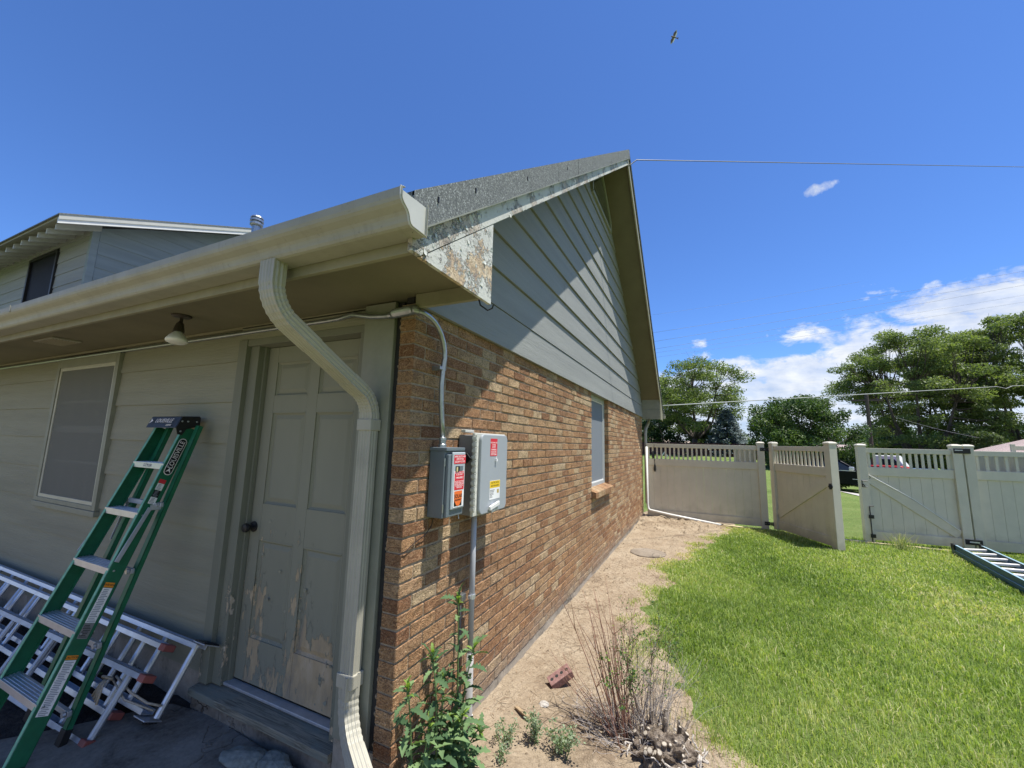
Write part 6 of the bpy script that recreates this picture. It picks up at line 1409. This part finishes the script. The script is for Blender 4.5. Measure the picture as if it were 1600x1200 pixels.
# ================================================================== HOUSES, VEHICLES, POLES BEYOND THE FENCE
def simple_house(label, c, w, d, hw, hr, wallm, roofm, rz=0, hip=False, windows=(), sash=M['white'], door=None):
    t = thing('neighbour_house', label, 'house', c, rz); MB().box(-w/2, w/2, -d/2, d/2, -1.5, hw).build('walls', wallm, t)
    o_ = .5
    if hip: MB().add([(-w/2-o_, -d/2-o_, hw), (w/2+o_, -d/2-o_, hw), (w/2+o_, d/2+o_, hw), (-w/2-o_, d/2+o_, hw), (-w/2+d/2, 0, hw+hr), (w/2-d/2, 0, hw+hr)], [(0,1,5,4),(1,2,5),(2,3,4,5),(3,0,4),(3,2,1,0)]).build('roof', roofm, t)
    else: MB().prism([(-w/2-o_, -d/2-o_, hw), (-w/2-o_, d/2+o_, hw), (-w/2-o_, 0, hw+hr)], (w+2*o_, 0, 0)).build('roof', roofm, t)
    MB().box(-w/2-o_-.02, w/2+o_+.02, -d/2-o_-.03, -d/2-o_, hw-.14, hw+.02).build('eave_board', M['white'], t)
    for (x, z, ww, hh) in windows:
        f = MB().box(x-ww/2-.06, x+ww/2+.06, -d/2-.03, -d/2-.005, z-.06, z+hh+.06).build('window', sash, t); MB().box(x-ww/2, x-.03, -d/2-.045, -d/2-.032, z, z+hh).build('pane', DG, f); MB().box(x+.03, x+ww/2, -d/2-.045, -d/2-.032, z, z+hh).build('pane', DG, f)
    if door: MB().box(door-.45, door+.45, -d/2-.04, -d/2-.005, -.8, 1.2).build('door', M['white'], t)
    return t
DG = plain('dark house glass', (.03, .035, .04), .1, spec=.6)
PINK = granule('pinkish shingles', (.26, .20, .18), (.40, .33, .31)); TANR = granule('tan shingles', (.30, .23, .17), (.46, .38, .30))
OLW = plain('olive stucco', (.30, .29, .17), .8, var=.1); TANW = plain('cream wall', (.62, .56, .46), .8); 
p = at(1330, 700, 58); simple_house('low olive house with pinkish roof seen through the gap between the gates', Vector((p.x, p.y, -1.3)), 13, 8, 2.85, 1.0, OLW, PINK, -.35, False, [(-1.8, 1.2, 1.4, 1.0), (2.6, 1.2, .9, 1.0)])
p = at(1600, 700, 20); simple_house('nearby building with pink-grey hip roof rising over the right fence', Vector((p.x + 5.6, p.y + 3.6, -.6)), 10.5, 8.4, 2.2, 1.75, TANW, PINK, -.30, True, [(-2, .9, 1.2, 1.1)])
p = at(1012, 700, 62); simple_house('far tan-roofed gabled house just right of the white leader pipe', Vector((p.x - 1.5, p.y, -.3)), 5, 9, 2.6, 1.6, TANW, TANR, 1.2, False, [(0, 1.0, 1.2, 1.0)])
p = at(1036, 700, 66); simple_house('long low house with tan roof behind the first fence section', Vector((p.x + 1, p.y + 2, -.3)), 9, 8, 2.2, .75, TANW, TANR, -.1, False, [(-2, .8, 1.2, 1.0), (2, .8, 1.2, 1.0)])
MAR = plain('dark maroon boards', (.07, .028, .025), .8, var=.2)
bn = thing('maroon_fence', 'long dark maroon board fence across the far lawn, seen through the pickets', 'fence', (at(1085, 700, 33).x, at(1085, 700, 33).y, gz(at(1085, 700, 33).x, at(1085, 700, 33).y) - .35))
bwm = MB().box(0, .60, -.02, .02, .35, 1.36).mesh('board', MAR)
for i in range(14):
    o = link('board', bwm, bn); o.location = (-4.4 + i * .63, 0, rng.uniform(-.02, .02))
MB().box(-4.4, 4.4, .03, .08, .55, .63).box(-4.4, 4.4, .03, .08, 1.15, 1.23).build('rail', MAR, bn)
for i in range(5): MB().box(-4.4 + i * 2.15, -4.28 + i * 2.15, .05, .17, -.3, 1.40).build('post', MAR, bn)
aw = thing('white_yard_sign', 'small white A-shaped board on the far lawn below the black strap', 'sign', tuple(Vector((at(1038, 700, 30).x, at(1038, 700, 30).y, .95))))
MB().add([(-.25, 0, 0), (0, 0, .32), (.0, 0, .22), (-.14, 0, 0), (-.25, .04, 0), (0, .04, .32), (.0, .04, .22), (-.14, .04, 0)], [(0,1,2,3),(7,6,5,4),(0,4,5,1),(1,5,6,2),(2,6,7,3),(3,7,4,0)]).build('left_board', M['white'], aw)
MB().add([(.25, 0, 0), (0.01, 0, .32), (.01, 0, .22), (.14, 0, 0), (.25, .04, 0), (.01, .04, .32), (.01, .04, .22), (.14, .04, 0)], [(3,2,1,0),(4,5,6,7),(1,5,4,0),(2,6,5,1),(3,7,6,2),(0,4,7,3)]).build('right_board', M['white'], aw)
MB().tube([(-.2, .02, -1.2), (-.2, .02, .02)], .02, 6).tube([(.2, .02, -1.2), (.2, .02, .02)], .02, 6).build('legs', M['white'], aw)
# vehicles
def vehicle(name, label, cat, c, rz, L_, W, prof, glass, paint, wheel_r=.36, wheels=(.18, .80), trim=None, mirror=None):
    """prof: body outline (x, z); glass: side glass outline; nose towards +x"""
    t = thing(name, label, cat, c, rz); sections = []
    for y, k_, up_ in ((-W/2, 1, .0), (-W/2 + .10, 1, 1), (W/2 - .10, 1, 1), (W/2, 1, .0)): pass
    shoulder = max(z for x, z in prof) ; beltz = glass[0][1]
    def ring(y, ins): return [(x, y * (1 - ins * max(0, (z - beltz)) / max(.1, shoulder - beltz) * .16), z) for x, z in prof]
    MB().loft([ring(-W/2, 1), ring(W/2, 1)]).build('body', paint, t, bevel=.05, seg=3)
    for s in (-1, 1):
        g = []; 
        for x, z in glass: g.append((x, s * (W/2 * (1 - max(0, z - beltz) / max(.1, shoulder - beltz) * .16) + .006), z))
        MB().prism(g, (0, -s * .03, 0)).build('side_glass', DG, t)
        if trim: MB().bar((glass[0][0], s * (W/2 + .012), beltz - .01), (glass[1][0], s * (W/2 + .012), beltz - .01), .02, .035).build('window_trim', M['alu'], t)
    for fx in wheels:
        for s in (-1, 1):
            x = -L_/2 + L_ * fx; w_ = MB().lathe((x, s * (W/2 - .10), wheel_r), [(wheel_r * .5, -.1), (wheel_r * .96, -.10), (wheel_r, -.06), (wheel_r, .08), (wheel_r * .95, .115), (wheel_r * .62, .118)], 24, (0, s, 0)).build('wheel', M['black'], t)
            MB().lathe((x, s * (W/2 - .10), wheel_r), [(wheel_r * .62, .10), (wheel_r * .58, .12), (.08, .105), (.06, .125)], 16, (0, s, 0)).build('rim', M['alu'], w_)
    MB().box(L_/2 - .02, L_/2 + .02, -W/2 + .10, -W/2 + .45, .62, .80).build('headlight', M['glass'], t); MB().box(L_/2 - .02, L_/2 + .02, W/2 - .45, W/2 - .10, .62, .80).build('headlight', M['glass'], t)
    MB().box(-L_/2 - .02, -L_/2 + .02, -W/2 + .08, -W/2 + .30, .70, .95).build('taillight', RED, t); MB().box(-L_/2 - .02, -L_/2 + .02, W/2 - .30, W/2 - .08, .70, .95).build('taillight', RED, t)
    if mirror:
        for s in (-1, 1): MB().box(mirror - .10, mirror + .10, s * (W/2 + .16) - .10, s * (W/2 + .16) + .10, beltz + .02, beltz + .20).build('mirror', mirror_m, t, bevel=.03)
    return t
mirror_m = M['alu']
BLKP = plain('black car paint', (.004, .005, .009), .10, spec=.16, var=.1); WHP = plain('white car paint', (.72, .73, .72), .3, var=.04); REP = plain('red car paint', (.38, .03, .03), .3, var=.08); BLP = plain('light blue car paint', (.22, .38, .60), .3, var=.08)
suv = [(-2.4, .42), (-2.42, 1.0), (-2.2, 1.10), (-1.9, 1.62), (-1.5, 1.70), (.1, 1.70), (.35, 1.62), (1.10, 1.13), (2.25, .98), (2.42, .80), (2.42, .42)]
sg = [(-1.95, 1.13), (.92, 1.13), (.25, 1.55), (-1.60, 1.57)]
cpos = at(1336, 733, 21.4) - Vector((math.cos(.38), -math.sin(.38), 0)) * .80
cg = vehicle('parked_car', 'black car parked on the driveway between the two gates', 'car', Vector((cpos.x, cpos.y, gz(cpos.x, cpos.y))), -.38, 4.85, 1.85, suv, sg, BLKP, .37, trim=True, mirror=.80)
MB().box(.78, 1.25, -.932, -.9255, .70, .725).build('chrome_badge', M['alu'], cg)
van = [(-2.7, .5), (-2.7, 2.1), (-2.5, 2.25), (1.5, 2.25), (2.0, 1.35), (2.7, 1.15), (2.8, .5)]; vg = [(.55, 1.35), (1.85, 1.35), (1.38, 2.0), (.55, 2.0)]
mirror_m = M['black']
p = at(1362, 720, 30); vehicle('parked_van', 'white van parked behind the left pickets of the closed gate', 'van', Vector((p.x, p.y, gz(p.x, p.y))), -.45, 5.4, 1.95, van, vg, WHP, .38, mirror=1.7)
p = at(1382, 728, 23.5); vehicle('parked_car', 'low white car in front of the white van', 'car', Vector((p.x - 1.2, p.y, gz(p.x, p.y))), -.4, 4.4, 1.75, [(x * .92, z * .84) for x, z in suv], [(x * .92, z * .84) for x, z in sg], WHP, .32, mirror=.7)
p = at(1408, 728, 27); vehicle('parked_car', 'red car parked in the middle of the row behind the closed gate', 'car', Vector((p.x, p.y, gz(p.x, p.y))), -.5, 4.4, 1.75, [(x * .92, z * .88) for x, z in suv], [(x * .92, z * .88) for x, z in sg], REP, .32, mirror=.7)
p = at(1457, 735, 28); vehicle('parked_car', 'light blue car at the right end of the row behind the closed gate', 'car', Vector((p.x, p.y, gz(p.x, p.y))), -.6, 4.0, 1.7, [(x * .85, z * .80) for x, z in suv], [(x * .85, z * .80) for x, z in sg], BLP, .31, mirror=.6)
# utility pole among the trees, wires
up_ = thing('utility_pole', 'slim dark utility pole standing in front of the largest tree', 'pole', gpos(1362, 29))
pt_ = at(1362, 620, 29); hh = pt_.z - up_.location.z
MB().tube([(0, 0, -.3), (0, 0, hh + .25)], [.14, .11], 10).build('pole', M['bark'], up_); MB().box(-.9, .9, -.05, .05, hh - .25, hh - .13).build('crossarm', M['bark'], up_)
for x in (-.8, .8): MB().lathe((x, 0, hh - .13), [(.03, 0), (.05, .05), (.03, .12)], 8).build('insulator', M['white'], up_)
def wire(name, label, pts, r, mat, cat='wire', grp=None, kind=None):
    o = MB().tube(pts, r, 5).build(name, mat, None, smooth=True); return tag(o, label, cat, grp)
def sag(a, b, n, s): return [a.lerp(b, i / n) - Vector((0, 0, s * 4 * (i / n) * (1 - i / n))) for i in range(n + 1)]
STL = plain('grey cable', (.16, .17, .18), .5, var=.1); WC = plain('pale insulated cable', (.40, .41, .39), .5, var=.06)
A = Vector((RX + .005, RIDGE_Y, 5.90)); B_ = at(1660, 262, 13.0)
wire('service_wire', 'service wire running from the roof peak out of the picture to the right', [RX and Vector((RX + .0, RIDGE_Y - .05, 5.80)), Vector((RX + .04, RIDGE_Y + .0, 5.86)), Vector((RX + .12, RIDGE_Y + .05, 5.945))] + sag(at(996, 250, 9.1 if False else (A - CAM).dot(CF)), B_, 24, -.0), .008, STL)
p2 = thing('utility_pole', 'utility pole outside the picture that carries the roof service wire', 'pole', (B_.x + .05, B_.y + .05, gz(B_.x, B_.y))); MB().tube([(0, 0, -.3), (0, 0, B_.z - p2.location.z + .5)], [.16, .12], 10).build('pole', M['bark'], p2)
a_ = at(1026, 634.5, 12); b_ = at(1558, 604, 25)
wire('drop_cable', 'pale service cable drawn across the trees above the fence', sag(a_, b_, 20, .0) + [at(1572, 607, 25.3), at(1582, 603, 25.5), at(1660, 600, 27)], .016, WC)
for i, (l0, r0, D, rad) in enumerate([((1020, 492), (1345, 440), 80, .012), ((1020, 520), (1660, 413), 70, .018), ((1020, 534), (1660, 424), 70, .018), ((1020, 546), (1660, 434), 70, .018), ((1020, 552), (1660, 451), 74, .015), ((1020, 559), (1660, 462), 74, .015)]):
    wire('power_line', ['topmost faint power line, fading left of the clouds', 'first strong power line below the topmost faint one', 'second strong power line', 'third strong power line', 'upper of the two faint lines over the cloud bank', 'lowest faint line over the cloud bank'][i], sag(at(*l0, D), at(*r0, D + 4), 16, .25), rad, STL, 'power line', 'power lines across the sky')
wire('thin_wire', 'thin wire dropping diagonally in front of the largest tree', sag(at(1400, 652, 28), at(1530, 684, 26), 8, .1), .012, STL)
wire('thin_wire', 'thin wire slanting up between the two tall right hand crowns', sag(at(1510, 535, 60), at(1590, 505, 60), 6, .1), .02, STL)
# ---- bird
bd = thing('bird', 'bird with spread wings gliding high in the blue sky', 'bird', tuple(at(1052.5, 58, 26)))
BD = plain('dark feathers', (.12, .095, .075), .8, var=.3, scale=9); BW = plain('pale feathers', (.75, .75, .72), .7)
wa = (CR * .42 + CU * 1.0).normalized(); wb = (CR * .95 - CU * .30).normalized(); wn_ = -CF
def bp(a, b, c=0): return wa * a + wb * b + wn_ * c
body = MB(); rings = []
for b, r in ((-.17, .012), (-.14, .03), (-.08, .045), (.02, .055), (.12, .035), (.18, .015)): rings.append([bp(math.cos(t) * r, b, math.sin(t) * r) for t in [i * math.pi / 4 for i in range(8)]])
body.loft(rings); body.build('body', BD, bd, smooth=True)
MB().prism([bp(-.02, .15), bp(.02, .15), bp(.06, .33), bp(.0, .30), bp(-.06, .33)], wn_ * .01).build('tail', BD, bd)
for s in (1, -1):
    MB().prism([bp(.03 * s, -.06), bp(.25 * s, -.10), bp(.42 * s, -.04), bp(.36 * s, .06), bp(.2 * s, .055), bp(.03 * s, .07)], wn_ * .012).build('wing', BD, bd)
    MB().prism([bp(.03 * s, .071), bp(.2 * s, .056), bp(.36 * s, .061), bp(.34 * s, .115), bp(.18 * s, .125), bp(.04 * s, .12)], wn_ * .008).build('flight_feathers', BW, bd)
    MB().prism([bp(.421 * s, -.04), bp(.50 * s, .0), bp(.47 * s, .05), bp(.361 * s, .06)], wn_ * .010).build('wing_tip', plain('grey feathers', (.4, .4, .38), .8), bd)
